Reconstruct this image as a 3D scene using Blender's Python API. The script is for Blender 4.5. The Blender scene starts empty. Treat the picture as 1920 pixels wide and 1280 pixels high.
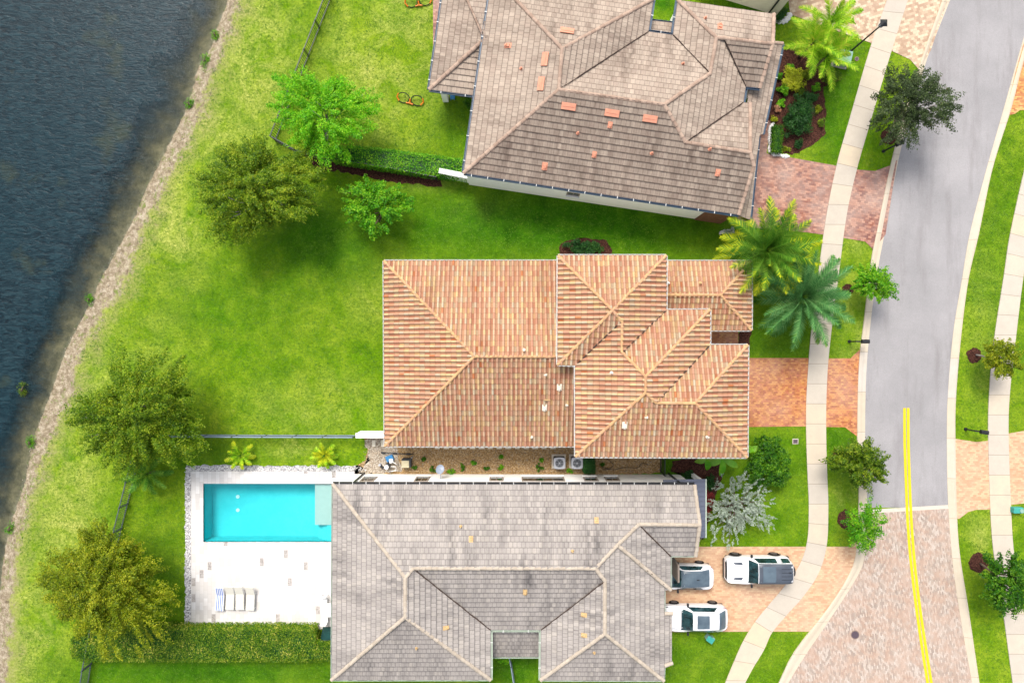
import bpy, bmesh, math, random
import numpy as np
from mathutils import Vector, Matrix
R = math.radians
random.seed(7)
rng = np.random.default_rng(7)
scene = bpy.context.scene
col = scene.collection

# ------------------------------------------------------------ camera, sky, sun, exposure
CAM_H = 51.0
cam_d = bpy.data.cameras.new("camera")
cam_d.sensor_width = 36.0
cam_d.lens = 36.0 * CAM_H / 76.8
cam_d.clip_start = 0.5
cam_d.clip_end = 2000
cam = bpy.data.objects.new("camera", cam_d)
col.objects.link(cam)
cam.location = (0, 0, CAM_H)
cam.rotation_euler = (0, 0, 0)
scene.camera = cam

world = bpy.data.worlds.new("World")
scene.world = world
world.use_nodes = True
wn = world.node_tree
wn.nodes.clear()
sky = wn.nodes.new("ShaderNodeTexSky")
sky.sky_type = 'NISHITA'
sky.sun_disc = False
sky.sun_elevation = R(56)
sky.sun_rotation = R(-18)
sky.dust_density = 4.0
sky.ozone_density = 0.6
bg = wn.nodes.new("ShaderNodeBackground")
bg.inputs["Strength"].default_value = 0.15
wo = wn.nodes.new("ShaderNodeOutputWorld")
hsv = wn.nodes.new("ShaderNodeHueSaturation")   # thin overcast: a paler sky
hsv.inputs["Saturation"].default_value = 0.45
wn.links.new(sky.outputs[0], hsv.inputs["Color"])
wn.links.new(hsv.outputs[0], bg.inputs["Color"])
wn.links.new(bg.outputs[0], wo.inputs["Surface"])

sun_d = bpy.data.lights.new("sun", 'SUN')
sun_d.energy = 1.75
sun_d.angle = R(20)
sun_d.color = (1.0, 0.94, 0.86)
sun = bpy.data.objects.new("sun", sun_d)
col.objects.link(sun)
sun.rotation_euler = (R(-34), 0, R(18))
sun.location = (0, 0, 60)

vs = scene.view_settings
vs.view_transform = 'Standard'
vs.look = 'None'
vs.gamma = 1
vs.use_curve_mapping = False
vs.exposure = 0.98

# ------------------------------------------------------------ small helpers
def W(px, py, h=0.0):
    """point of the place seen at photograph pixel (px,py) that stands h metres above the lawn"""
    k = (CAM_H - h) / CAM_H * 0.04
    return Vector(((px - 960) * k, -(py - 640) * k, h))

def lin(c):
    c = c / 255.0
    return c / 12.92 if c <= 0.04045 else ((c + 0.055) / 1.055) ** 2.4

def C(r, g, b, k=0.6):
    return (lin(r) * k, lin(g) * k, lin(b) * k, 1.0)

def tag(o, label=None, cat=None, group=None, kind=None):
    if label: o["label"] = label
    if cat: o["category"] = cat
    if group: o["group"] = group
    if kind: o["kind"] = kind
    return o

def empty(name, loc=(0, 0, 0), label=None, cat=None, group=None):
    o = bpy.data.objects.new(name, None)
    o.empty_display_size = 0.3
    col.objects.link(o)
    o.location = loc
    return tag(o, label, cat, group)

def root_off(p):
    v = Vector((0, 0, 0))
    while p is not None:
        v += p.location
        p = p.parent
    return v

def link_mesh(name, verts, faces, mats, parent=None, smooth=False, fmat=None, uv=None):
    me = bpy.data.meshes.new(name)
    off = root_off(parent)
    if parent is not None and off.length > 0:
        if isinstance(verts, np.ndarray):
            verts = verts - np.array(off)
        else:
            verts = [(v[0] - off.x, v[1] - off.y, v[2] - off.z) for v in verts]
    me.from_pydata([tuple(v) for v in verts], [], faces)
    if not isinstance(mats, (list, tuple)): mats = [mats]
    for m in mats: me.materials.append(m)
    if fmat is not None:
        me.polygons.foreach_set("material_index", fmat)
    if smooth:
        me.polygons.foreach_set("use_smooth", [True] * len(me.polygons))
    if uv is not None:
        l = me.uv_layers.new(name="UVMap")
        l.data.foreach_set("uv", np.array(uv, dtype=np.float32).ravel())
    me.update()
    o = bpy.data.objects.new(name, me)
    col.objects.link(o)
    o.parent = parent
    return o

def quads_mesh(name, verts, n, mat, parent=None, k=4):
    """fast mesh of n loose k-gons from an (n*k,3) array"""
    me = bpy.data.meshes.new(name)
    off = np.array(root_off(parent))
    verts = np.asarray(verts, dtype=np.float32) - off.astype(np.float32)
    me.vertices.add(n * k)
    me.vertices.foreach_set("co", verts.ravel())
    me.loops.add(n * k)
    me.loops.foreach_set("vertex_index", np.arange(n * k, dtype=np.int32))
    me.polygons.add(n)
    me.polygons.foreach_set("loop_start", np.arange(0, n * k, k, dtype=np.int32))
    me.materials.append(mat)
    me.update(calc_edges=True)
    me.validate()
    o = bpy.data.objects.new(name, me)
    col.objects.link(o)
    o.parent = parent
    return o

class MB:
    def __init__(self):
        self.v = []; self.f = []; self.m = []; self.uv = []
        self.useuv = False
    def add(self, vs_, fs_, mi=0):
        b = len(self.v)
        self.v += [tuple(x) for x in vs_]
        for f in fs_:
            self.f.append(tuple(b + i for i in f)); self.m.append(mi)
    def obox(self, c, ax, ay, az, mi=0, bev=0.0):
        """oriented box: centre and three half-axis vectors"""
        c = Vector(c); ax = Vector(ax); ay = Vector(ay); az = Vector(az)
        if bev > 0:
            bm = bmesh.new()
            bmesh.ops.create_cube(bm, size=2)
            M = Matrix(((ax.x, ay.x, az.x, c.x), (ax.y, ay.y, az.y, c.y), (ax.z, ay.z, az.z, c.z), (0, 0, 0, 1)))
            bmesh.ops.transform(bm, matrix=M, verts=bm.verts)
            bmesh.ops.bevel(bm, geom=bm.edges[:], offset=bev, segments=2, affect='EDGES', profile=0.6)
            self.bm(bm, mi)
            return
        vs_ = []
        for sz in (-1, 1):
            for sx, sy in ((-1, -1), (1, -1), (1, 1), (-1, 1)):
                vs_.append(c + ax * sx + ay * sy + az * sz)
        self.add(vs_, [(3, 2, 1, 0), (4, 5, 6, 7), (0, 1, 5, 4), (1, 2, 6, 5), (2, 3, 7, 6), (3, 0, 4, 7)], mi)
    def box(self, x, y, z, sx, sy, sz, rz=0, mi=0, bev=0.0):
        """z is the underside; sizes are full sizes"""
        c, s = math.cos(rz), math.sin(rz)
        self.obox((x, y, z + sz / 2), (c * sx / 2, s * sx / 2, 0), (-s * sy / 2, c * sy / 2, 0), (0, 0, sz / 2), mi, bev)
    def bm(self, bm, mi=0):
        bm.verts.ensure_lookup_table()
        for i, v in enumerate(bm.verts): v.index = i
        self.add([v.co.copy() for v in bm.verts], [[v.index for v in f.verts] for f in bm.faces], mi)
        bm.free()
    def tube(self, pts, rad, n=8, mi=0, cap=True):
        pts = [Vector(p) for p in pts]
        if not isinstance(rad, (list, tuple)): rad = [rad] * len(pts)
        ring = []
        up = Vector((0, 0, 1))
        vs_ = []
        for i, p in enumerate(pts):
            d = (pts[min(i + 1, len(pts) - 1)] - pts[max(i - 1, 0)])
            if d.length < 1e-6: d = Vector((0, 0, 1))
            d.normalize()
            a = d.cross(up)
            if a.length < 0.05: a = d.cross(Vector((1, 0, 0)))
            a.normalize(); b = d.cross(a)
            for k in range(n):
                t = 2 * math.pi * k / n
                vs_.append(p + (a * math.cos(t) + b * math.sin(t)) * rad[i])
        fs_ = []
        for i in range(len(pts) - 1):
            for k in range(n):
                k2 = (k + 1) % n
                fs_.append((i * n + k, i * n + k2, (i + 1) * n + k2, (i + 1) * n + k))
        if cap:
            fs_.append(tuple(range(n - 1, -1, -1)))
            fs_.append(tuple((len(pts) - 1) * n + k for k in range(n)))
        self.add(vs_, fs_, mi)
    def prism(self, poly, z0, z1, mi=0, bottom=True):
        """vertical prism over plan polygon"""
        a = sum(poly[i][0] * poly[(i + 1) % len(poly)][1] - poly[(i + 1) % len(poly)][0] * poly[i][1] for i in range(len(poly)))
        p = list(poly) if a > 0 else list(poly)[::-1]
        n = len(p)
        vs_ = [(q[0], q[1], z0) for q in p] + [(q[0], q[1], z1) for q in p]
        fs_ = [tuple(range(n, 2 * n))] + ([tuple(range(n - 1, -1, -1))] if bottom else [])
        for i in range(n):
            j = (i + 1) % n
            fs_.append((i, j, n + j, n + i))
        self.add(vs_, fs_, mi)
    def cyl(self, x, y, z0, z1, r, n=20, mi=0, r2=None):
        self.tube([(x, y, z0), (x, y, z1)], [r, r if r2 is None else r2], n, mi)
    def disc(self, c, ax, ay, n=20, mi=0):
        c = Vector(c); ax = Vector(ax); ay = Vector(ay)
        self.add([c + ax * math.cos(2 * math.pi * k / n) + ay * math.sin(2 * math.pi * k / n) for k in range(n)], [tuple(range(n))], mi)
    def build(self, name, mats, parent=None, smooth=False):
        return link_mesh(name, self.v, self.f, mats, parent, smooth, self.m)

# ------------------------------------------------------------ materials
class MT:
    def __init__(self, name, rough=0.85, spec=0.25, metal=0.0):
        self.m = bpy.data.materials.new(name)
        self.m.use_nodes = True
        self.t = self.m.node_tree
        self.b = self.t.nodes["Principled BSDF"]
        self.out = self.t.nodes["Material Output"]
        self.b.inputs["Roughness"].default_value = rough
        self.b.inputs["Specular IOR Level"].default_value = spec
        self.b.inputs["Metallic"].default_value = metal
        self._pos = None
    def n(self, typ, **kw):
        nd = self.t.nodes.new(typ)
        for k, v in kw.items(): setattr(nd, k, v)
        return nd
    def l(self, a, b): self.t.links.new(a, b)
    def setin(self, sock, v):
        if hasattr(v, "is_linked") or hasattr(v, "links"): self.l(v, sock)
        else: sock.default_value = v
    def pos(self):
        if self._pos is None: self._pos = self.n("ShaderNodeNewGeometry").outputs["Position"]
        return self._pos
    def uv(self):
        return self.n("ShaderNodeUVMap", uv_map="UVMap").outputs[0]
    def map(self, vec, scale=(1, 1, 1), rot=(0, 0, 0), loc=(0, 0, 0)):
        m = self.n("ShaderNodeMapping")
        self.l(vec, m.inputs[0])
        m.inputs["Scale"].default_value = scale; m.inputs["Rotation"].default_value = rot; m.inputs["Location"].default_value = loc
        return m.outputs[0]
    def noise(self, scale, detail=3, rough=0.55, vec=None, dist=0.0, color=False):
        nd = self.n("ShaderNodeTexNoise")
        self.l(vec if vec is not None else self.pos(), nd.inputs["Vector"])
        nd.inputs["Scale"].default_value = scale; nd.inputs["Detail"].default_value = detail
        nd.inputs["Roughness"].default_value = rough; nd.inputs["Distortion"].default_value = dist
        return nd.outputs["Color" if color else "Fac"]
    def voro(self, scale, vec=None, feature='F1', out="Distance", rnd=1.0):
        nd = self.n("ShaderNodeTexVoronoi", feature=feature)
        self.l(vec if vec is not None else self.pos(), nd.inputs["Vector"])
        nd.inputs["Scale"].default_value = scale
        nd.inputs["Randomness"].default_value = rnd
        return nd.outputs[out]
    def ramp(self, fac, stops, interp='LINEAR'):
        nd = self.n("ShaderNodeValToRGB")
        cr = nd.color_ramp; cr.interpolation = interp
        while len(cr.elements) < len(stops): cr.elements.new(0.5)
        for e, (p, c) in zip(cr.elements, stops):
            e.position = p
            e.color = c if isinstance(c, (tuple, list)) else (c, c, c, 1)
        self.l(fac, nd.inputs[0])
        return nd.outputs[0]
    def mix(self, fac, a, b, mode='MIX'):
        nd = self.n("ShaderNodeMix", data_type='RGBA', blend_type=mode)
        self.setin(nd.inputs[0], fac); self.setin(nd.inputs[6], a); self.setin(nd.inputs[7], b)
        return nd.outputs[2]
    def math(self, op, a, b=0.0, c=0.0, clamp=False):
        nd = self.n("ShaderNodeMath", operation=op, use_clamp=clamp)
        self.setin(nd.inputs[0], a); self.setin(nd.inputs[1], b)
        if op in ('MULTIPLY_ADD', 'SMOOTH_MIN', 'COMPARE'): self.setin(nd.inputs[2], c)
        return nd.outputs[0]
    def mr(self, v, a, b, c=0.0, d=1.0, smooth=False):
        nd = self.n("ShaderNodeMapRange", interpolation_type='SMOOTHSTEP' if smooth else 'LINEAR')
        self.l(v, nd.inputs[0])
        for i, x in enumerate((a, b, c, d)): nd.inputs[i + 1].default_value = x
        return nd.outputs[0]
    def sep(self, v):
        nd = self.n("ShaderNodeSeparateXYZ"); self.l(v, nd.inputs[0]); return nd.outputs
    def comb(self, x, y, z=0.0):
        nd = self.n("ShaderNodeCombineXYZ")
        self.setin(nd.inputs[0], x); self.setin(nd.inputs[1], y); self.setin(nd.inputs[2], z)
        return nd.outputs[0]
    def white(self, vec):
        nd = self.n("ShaderNodeTexWhiteNoise", noise_dimensions='3D'); self.l(vec, nd.inputs[0]); return nd.outputs["Value"]
    def attr(self, name):
        return self.n("ShaderNodeAttribute", attribute_name=name).outputs["Fac"]
    def island(self):
        return self.n("ShaderNodeNewGeometry").outputs["Random Per Island"]
    def color(self, v): self.setin(self.b.inputs["Base Color"], v); return self
    def bump(self, h, strength=0.5, dist=0.02):
        nd = self.n("ShaderNodeBump")
        nd.inputs["Strength"].default_value = strength; nd.inputs["Distance"].default_value = dist
        self.l(h, nd.inputs["Height"]); self.l(nd.outputs[0], self.b.inputs["Normal"])
        return self

M = {}
def plain(name, c, rough=0.6, spec=0.3, metal=0.0, var=0.12, scale=3.0):
    t = MT(name, rough, spec, metal)
    nz = t.noise(scale, 4)
    c = tuple(c)
    lo = tuple(x * (1 - var) for x in c[:3]) + (1,)
    hi = tuple(min(1, x * (1 + var)) for x in c[:3]) + (1,)
    t.color(t.ramp(nz, [(0.3, lo), (0.7, hi)]))
    M[name] = t.m
    return t.m

# --- lawn and lake bank
t = MT("lawn_ground", 0.95, 0.1)
P = t.pos()
big = t.noise(0.16, 6, 0.66, dist=0.6)
mid = t.noise(0.7, 5, 0.65, dist=0.4)
fine = t.noise(5.5, 5, 0.75)
vfine = t.noise(22, 3, 0.8)
green = t.ramp(mid, [(0.25, C(72, 122, 4)), (0.5, C(106, 155, 8)), (0.75, C(144, 180, 30))])
green = t.mix(t.ramp(big, [(0.35, 0.0), (0.62, 1.0)]), green, t.ramp(mid, [(0.3, C(112, 156, 8)), (0.7, C(166, 190, 52))]))
# dry pale patches, mostly towards the lake
dry = t.attr("dry")
drym = t.math('MULTIPLY', t.ramp(t.noise(0.42, 6, 0.72, dist=0.8), [(0.38, 0.0), (0.66, 1.0)]), dry, clamp=True)
green = t.mix(drym, green, t.ramp(fine, [(0.3, C(162, 184, 62)), (0.7, C(218, 218, 128))]))
spots = t.ramp(t.noise(1.9, 6, 0.75, dist=0.3), [(0.6, 0.0), (0.7, 0.45)])
green = t.mix(spots, green, C(168, 170, 84))
lush_shade = t.attr("lush_shade")  # deeper green: lush grass, plus shade beside the houses put into the colour
green = t.mix(t.math('MULTIPLY', lush_shade, 0.85), green, t.ramp(mid, [(0.3, C(24, 88, 2)), (0.55, C(48, 118, 4)), (0.8, C(88, 146, 16))]))
green = t.mix(0.85, green, t.ramp(fine, [(0.28, (0.34, 0.38, 0.34, 1)), (0.5, (0.62, 0.62, 0.6, 1)), (0.74, (0.98, 0.96, 0.9, 1))]), 'MULTIPLY')
green = t.mix(1.0, green, (1.5, 1.46, 1.45, 1), 'MULTIPLY')
green = t.mix(0.7, green, t.ramp(vfine, [(0.3, (0.55, 0.6, 0.5, 1)), (0.7, (1.25, 1.25, 1.2, 1))]), 'MULTIPLY')
sand = t.ramp(t.noise(3.0, 6, 0.7), [(0.32, C(126, 112, 90)), (0.5, C(184, 168, 142)), (0.68, C(226, 214, 190))])
sand = t.mix(t.ramp(t.noise(14, 4, 0.8), [(0.45, 0.0), (0.62, 0.65)]), sand, C(120, 104, 84))
sand = t.mix(t.ramp(t.noise(1.7, 6, 0.78, dist=0.5), [(0.54, 0.0), (0.64, 0.8)]), sand, C(112, 138, 44))
mud = t.ramp(t.noise(1.6, 5, 0.7), [(0.3, C(112, 106, 84)), (0.7, C(172, 156, 124))])
d = t.math('ADD', t.attr("shore"), t.math('MULTIPLY', t.math('SUBTRACT', t.noise(0.7, 6, 0.75), 0.5), 4.0))
d = t.math('ADD', d, t.math('MULTIPLY', t.math('SUBTRACT', t.noise(6, 4, 0.75), 0.5), 1.8))
base = t.mix(t.mr(d, -0.4, 0.25), sand, t.mix(t.mr(d, 0.1, 1.4, 0.75, 0.0), green, t.ramp(fine, [(0.3, C(140, 150, 70)), (0.7, C(200, 190, 130))])))
base = t.mix(t.mr(t.attr("shore"), -2.0, -1.45), mud, base)
t.color(base)
t.bump(t.math('ADD', fine, vfine), 0.7, 0.05)
M["lawn"] = t.m

# --- lake water
t = MT("lake_water", 0.25, 0.12)
P = t.pos()
w1 = t.map(P, (0.55, 1.7, 1), (0, 0, R(12)))
n1 = t.noise(2.3, 5, 0.6, vec=w1, dist=1.2)
n2 = t.noise(4.5, 3, 0.6, vec=w1, dist=0.6)
ridg = t.math('ADD', t.math('MULTIPLY', n1, 0.8), t.math('MULTIPLY', n2, 0.3))
colr = t.ramp(ridg, [(0.40, C(12, 28, 36)), (0.52, C(22, 45, 54)), (0.68, C(42, 68, 76))])
colr = t.mix(t.ramp(t.noise(0.09, 4, 0.6), [(0.4, 0.0), (0.65, 0.45)]), colr, C(14, 50, 60))
colr = t.mix(t.ramp(t.noise(0.28, 4, 0.6), [(0.6, 0.0), (0.74, 0.5)]), colr, C(70, 76, 52))
t.color(colr)
t.bump(ridg, 0.5, 0.1)
tr = t.n("ShaderNodeBsdfTransparent"); tr.inputs[0].default_value = (0.8, 0.86, 0.84, 1)
mx = t.n("ShaderNodeMixShader")
op = t.math('ADD', t.attr("depth"), t.math('MULTIPLY', t.math('SUBTRACT', t.noise(0.45, 6, 0.7), 0.5), 1.5))
t.l(t.mr(op, 0.0, 0.8, 0.1, 1.0), mx.inputs[0])
t.l(tr.outputs[0], mx.inputs[1]); t.l(t.b.outputs[0], mx.inputs[2]); t.l(mx.outputs[0], t.out.inputs[0])
M["lake"] = t.m

# --- pool water and plaster
t = MT("pool_water", 0.03, 0.5)
tr = t.n("ShaderNodeBsdfTransparent"); tr.inputs[0].default_value = (0.72, 0.97, 0.99, 1)
gl = t.n("ShaderNodeBsdfGlossy"); gl.inputs["Roughness"].default_value = 0.05
bmp = t.n("ShaderNodeBump"); bmp.inputs["Strength"].default_value = 0.25; bmp.inputs["Distance"].default_value = 0.05
t.l(t.noise(2.5, 3, 0.6, dist=0.6), bmp.inputs["Height"]); t.l(bmp.outputs[0], gl.inputs["Normal"])
fr = t.n("ShaderNodeFresnel"); fr.inputs[0].default_value = 1.33
mx = t.n("ShaderNodeMixShader")
t.l(fr.outputs[0], mx.inputs[0]); t.l(tr.outputs[0], mx.inputs[1]); t.l(gl.outputs[0], mx.inputs[2]); t.l(mx.outputs[0], t.out.inputs[0])
M["pool_water"] = t.m
t = MT("pool_plaster", 0.8, 0.2)
caus = t.voro(2.2, vec=t.map(t.pos(), (1, 1, 1)), feature='DISTANCE_TO_EDGE')
c0 = t.ramp(t.noise(0.5, 5, 0.7), [(0.3, C(56, 192, 198, 0.9)), (0.7, C(84, 208, 212, 0.9))])
c0 = t.mix(t.math('MULTIPLY', t.mr(t.sep(t.pos())[0], -21.0, -15.0), t.ramp(t.noise(7, 4, 0.8), [(0.5, 0.25), (0.62, 0.6)])), c0, C(105, 214, 216, 0.85))
t.color(c0)
M["plaster"] = t.m
plain("pool_shelf", C(214, 208, 200, 0.72), 0.8, var=0.03)

# --- paving
def brick_mat(name, c1, c2, c3, mortar, bw=0.22, bh=0.11, rot=0.0, basket=False, rough=0.9, stain=0.25, var=None):
    t = MT(name, rough, 0.2)
    P = t.map(t.pos(), (1, 1, 1), (0, 0, rot))
    b = t.n("ShaderNodeTexBrick")
    t.l(P, b.inputs["Vector"])
    b.inputs["Scale"].default_value = 1.0
    b.inputs["Brick Width"].default_value = bw; b.inputs["Row Height"].default_value = bh
    b.inputs["Mortar Size"].default_value = 0.006 if bw < 0.3 else 0.01
    b.inputs["Mortar Smooth"].default_value = 0.3
    b.inputs["Color1"].default_value = (0, 0, 0, 1); b.inputs["Color2"].default_value = (1, 1, 1, 1)
    b.inputs["Mortar"].default_value = (0.5, 0.5, 0.5, 1)
    b.offset = 0.5
    cc = t.ramp(b.outputs["Color"], [(0.12, c1), (0.5, c2), (0.88, c3)])
    if var:
        # a second, larger mottling that groups paver colours
        cc = t.mix(t.ramp(t.noise(var[0], 5, 0.75), [(0.42, 0.0), (0.6, var[2])]), cc, var[1])
    cc = t.mix(t.ramp(t.noise(0.35, 5, 0.6), [(0.35, 0.0), (0.7, stain)]), cc, C(225, 205, 190))
    cc = t.mix(t.math('MULTIPLY', b.outputs["Fac"], 0.7), cc, mortar)
    cc = t.mix(0.5, cc, t.ramp(t.noise(30, 3, 0.7), [(0.3, (0.8, 0.8, 0.8, 1)), (0.7, (1.15, 1.15, 1.15, 1))]), 'MULTIPLY')
    t.color(cc)
    t.bump(t.math('SUBTRACT', 1.0, b.outputs["Fac"]), 0.5, 0.006)
    M[name] = t.m
brick_mat("paver_red", C(150, 92, 78), C(190, 130, 108), C(214, 158, 132), C(140, 120, 108), stain=0.5, rot=R(8), bw=0.26, bh=0.15, var=(1.3, C(128, 108, 112), 0.5))
brick_mat("paver_orange", C(172, 96, 70), C(206, 126, 90), C(226, 160, 100), C(150, 108, 88), stain=0.3, bw=0.22, bh=0.13, var=(3.0, C(232, 168, 70), 0.35))
brick_mat("paver_tan", C(216, 168, 130), C(228, 186, 148), C(238, 202, 160), C(186, 156, 130), stain=0.25, bw=0.24, bh=0.14)
brick_mat("paver_cream", C(190, 158, 130), C(218, 190, 160), C(240, 218, 186), C(170, 148, 128), stain=0.25, bw=0.26, bh=0.2, rot=R(-17))
brick_mat("paver_street", C(166, 150, 138), C(190, 175, 162), C(216, 204, 192), C(166, 154, 144), stain=0.35, bw=0.24, bh=0.1, rot=R(82), var=(1.0, C(204, 164, 138), 0.6))
brick_mat("paver_rust", C(196, 120, 66), C(224, 156, 84), C(236, 190, 110), C(160, 118, 90), stain=0.25)

t = MT("deck_stone", 0.75, 0.25)
P = t.pos()
b = t.n("ShaderNodeTexBrick"); t.l(t.map(P, (1, 1, 1), (0, 0, R(90))), b.inputs["Vector"])
b.inputs["Scale"].default_value = 1.0; b.inputs["Brick Width"].default_value = 0.6; b.inputs["Row Height"].default_value = 0.3
b.inputs["Mortar Size"].default_value = 0.008; b.inputs["Mortar Smooth"].default_value = 0.2
b.inputs["Color1"].default_value = (0, 0, 0, 1); b.inputs["Color2"].default_value = (1, 1, 1, 1); b.inputs["Mortar"].default_value = (0.3, 0.3, 0.3, 1)
wh = t.ramp(b.outputs["Color"], [(0.0, C(222, 217, 212, 0.62)), (1.0, C(238, 235, 232, 0.68))])
odd = t.ramp(b.outputs["Color"], [(0.955, 0.0), (0.965, 1.0)], 'CONSTANT')
wh = t.mix(t.math('MULTIPLY', t.math('LESS_THAN', b.outputs["Color"], 0.028), t.ramp(t.noise(9, 4, 0.8), [(0.4, 0.25), (0.6, 0.85)])), wh, C(150, 140, 134, 0.6))
wh = t.mix(t.math('MULTIPLY', b.outputs["Fac"], 0.4), wh, C(170, 160, 152))
wh = t.mix(t.math('MULTIPLY', t.ramp(t.noise(0.8, 6, 0.7), [(0.45, 0.0), (0.7, 0.5)]), t.mr(t.sep(P)[1], -14, -19)), wh, C(214, 204, 192, 0.72))
t.color(wh); M["deck"] = t.m

t = MT("asphalt", 0.95, 0.15)
cc = t.ramp(t.noise(0.25, 5, 0.6), [(0.3, C(162, 160, 161)), (0.7, C(182, 179, 180))])
ln = t.noise(1.0, 4, 0.7, vec=t.map(t.pos(), (0.9, 0.12, 1), (0, 0, R(-8))))
cc = t.mix(t.ramp(ln, [(0.5, 0.0), (0.72, 0.5)]), cc, C(138, 132, 132))
cc = t.mix(t.ramp(t.noise(1.1, 6, 0.75, dist=0.5), [(0.66, 0.0), (0.74, 0.5)]), cc, C(112, 108, 112))
cc = t.mix(0.8, cc, t.ramp(t.noise(26, 3, 0.85), [(0.25, (0.7, 0.7, 0.7, 1)), (0.75, (1.3, 1.3, 1.3, 1))]), 'MULTIPLY')
t.color(cc); t.bump(t.noise(40, 2, 0.8), 0.4, 0.01); M["asphalt"] = t.m

def concrete_mat(name, a, b_, c_, slab=1.5, joint=0.02):
    t = MT(name, 0.9, 0.2)
    uv = t.uv(); s = t.sep(uv)
    v = t.math('DIVIDE', s[1], slab)
    fl = t.math('FLOOR', v)
    w = t.white(t.comb(fl, 3.7, 1.1))
    cc = t.ramp(w, [(0.0, a), (0.5, b_), (1.0, c_)])
    cc = t.mix(t.ramp(t.noise(1.1, 6, 0.7), [(0.35, 0.0), (0.72, 0.45)]), cc, tuple(x * 0.82 for x in a[:3]) + (1,))
    cc = t.mix(t.ramp(t.noise(3.0, 6, 0.8, dist=1.0), [(0.62, 0.0), (0.72, 0.3)]), cc, C(170, 160, 146))
    fr_ = t.math('SUBTRACT', v, fl)
    dj = t.math('MULTIPLY', t.math('MINIMUM', fr_, t.math('SUBTRACT', 1.0, fr_)), slab)
    jt = t.math('LESS_THAN', dj, joint)
    cc = t.mix(t.math('MULTIPLY', jt, 0.6), cc, C(130, 120, 104))
    cc = t.mix(0.5, cc, t.ramp(t.noise(24, 3, 0.8), [(0.25, (0.85, 0.85, 0.85, 1)), (0.75, (1.1, 1.1, 1.1, 1))]), 'MULTIPLY')
    t.color(cc); M[name] = t.m
concrete_mat("sidewalk", C(214, 204, 190), C(224, 212, 194), C(234, 214, 182))
concrete_mat("kerb_concrete", C(222, 208, 184), C(230, 216, 194), C(224, 216, 206), slab=3.0, joint=0.015)
plain("band_concrete", C(226, 216, 200), 0.9, var=0.06)
t = MT("yellow_paint", 0.7, 0.3)
cc = t.ramp(t.noise(6, 5, 0.8), [(0.35, C(236, 206, 20)), (0.7, C(250, 226, 30))])
t.color(t.mix(t.ramp(t.noise(18, 4, 0.8), [(0.6, 0.0), (0.7, 0.35)]), cc, C(190, 170, 60))); M["yellow"] = t.m

def stones_mat(name, stops, scale, bumpd=0.03):
    t = MT(name, 0.9, 0.15)
    c_ = t.voro(scale, out="Color"); f = t.sep(c_)[0]
    cc = t.ramp(f, stops)
    cc = t.mix(t.ramp(t.voro(scale), [(0.35, 0.0), (0.8, 0.7)]), cc, tuple(x * 0.4 for x in stops[0][1][:3]) + (1,))
    cc = t.mix(0.6, cc, t.ramp(t.noise(1.2, 5, 0.7), [(0.3, (0.8, 0.8, 0.8, 1)), (0.7, (1.15, 1.12, 1.08, 1))]), 'MULTIPLY')
    t.color(cc); t.bump(t.math('SUBTRACT', 1.0, t.voro(scale)), 0.8, bumpd); M[name] = t.m
stones_mat("gravel_tan", [(0.0, C(168, 130, 84)), (0.5, C(206, 170, 118)), (1.0, C(232, 206, 164))], 16)
stones_mat("gravel_pale", [(0.0, C(178, 160, 138)), (0.5, C(214, 200, 180)), (1.0, C(238, 230, 216))], 14)
stones_mat("gravel_white", [(0.0, C(170, 168, 172)), (0.5, C(214, 212, 214)), (1.0, C(246, 244, 244, .75))], 11)
stones_mat("mulch", [(0.0, C(58, 32, 26)), (0.5, C(88, 52, 42)), (1.0, C(122, 80, 64))], 18)
plain("white_stone", C(232, 230, 228, 0.72), 0.8, var=0.12, scale=9)

# --- roof tiles
def tile_mat(name, stops, stain, stain_amt, joint_amt, seed=0.0, south_dark=0.0, pan=0.0):
    t = MT(name, 0.9, 0.15)
    uv = t.uv(); s = t.sep(uv)
    w = t.white(t.comb(t.math('FLOOR', s[0]), t.math('FLOOR', s[1]), seed))
    cc = t.ramp(w, stops)
    st = t.noise(1.0, 6, 0.7, vec=t.map(uv, (0.5, 0.07, 1)))
    st2 = t.noise(0.3, 5, 0.65)
    m_ = t.math('MULTIPLY', t.ramp(st, [(0.40, 0.0), (0.68, 1.0)]), t.ramp(st2, [(0.35, 0.15), (0.62, 1.0)]))
    cc = t.mix(t.math('MULTIPLY', m_, stain_amt), cc, stain)
    if pan > 0:   # pans between the barrel covers darkened: rib shading put into colour, with dirt
        par = t.math('MODULO', t.math('FLOOR', s[0]), 2.0)
        cc = t.mix(t.math('MULTIPLY', t.math('SUBTRACT', 1.0, par), pan), cc, (0.6, 0.46, 0.38, 1), 'MULTIPLY')
    if south_dark > 0:  # south-facing slopes get darker in streaks, by surface normal
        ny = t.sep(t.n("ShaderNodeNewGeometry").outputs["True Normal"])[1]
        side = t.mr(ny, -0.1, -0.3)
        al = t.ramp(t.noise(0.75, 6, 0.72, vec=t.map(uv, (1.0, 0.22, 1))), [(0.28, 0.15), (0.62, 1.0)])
        cc = t.mix(t.math('MULTIPLY', t.math('MULTIPLY', side, al), south_dark), cc, stain)
    if joint_amt > 0:  # course lines: joint dirt and the butt edges' shadow painted together
        fv = t.math('FRACT', s[1])
        low = t.mr(fv, 0.0, 0.16, 1.0, 0.0)
        cc = t.mix(t.math('MULTIPLY', low, joint_amt), cc, stain)
    cc = t.mix(0.6, cc, t.ramp(t.noise(12, 4, 0.8), [(0.3, (0.82, 0.82, 0.82, 1)), (0.7, (1.14, 1.14, 1.14, 1))]), 'MULTIPLY')
    t.color(cc); M[name] = t.m
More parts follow.
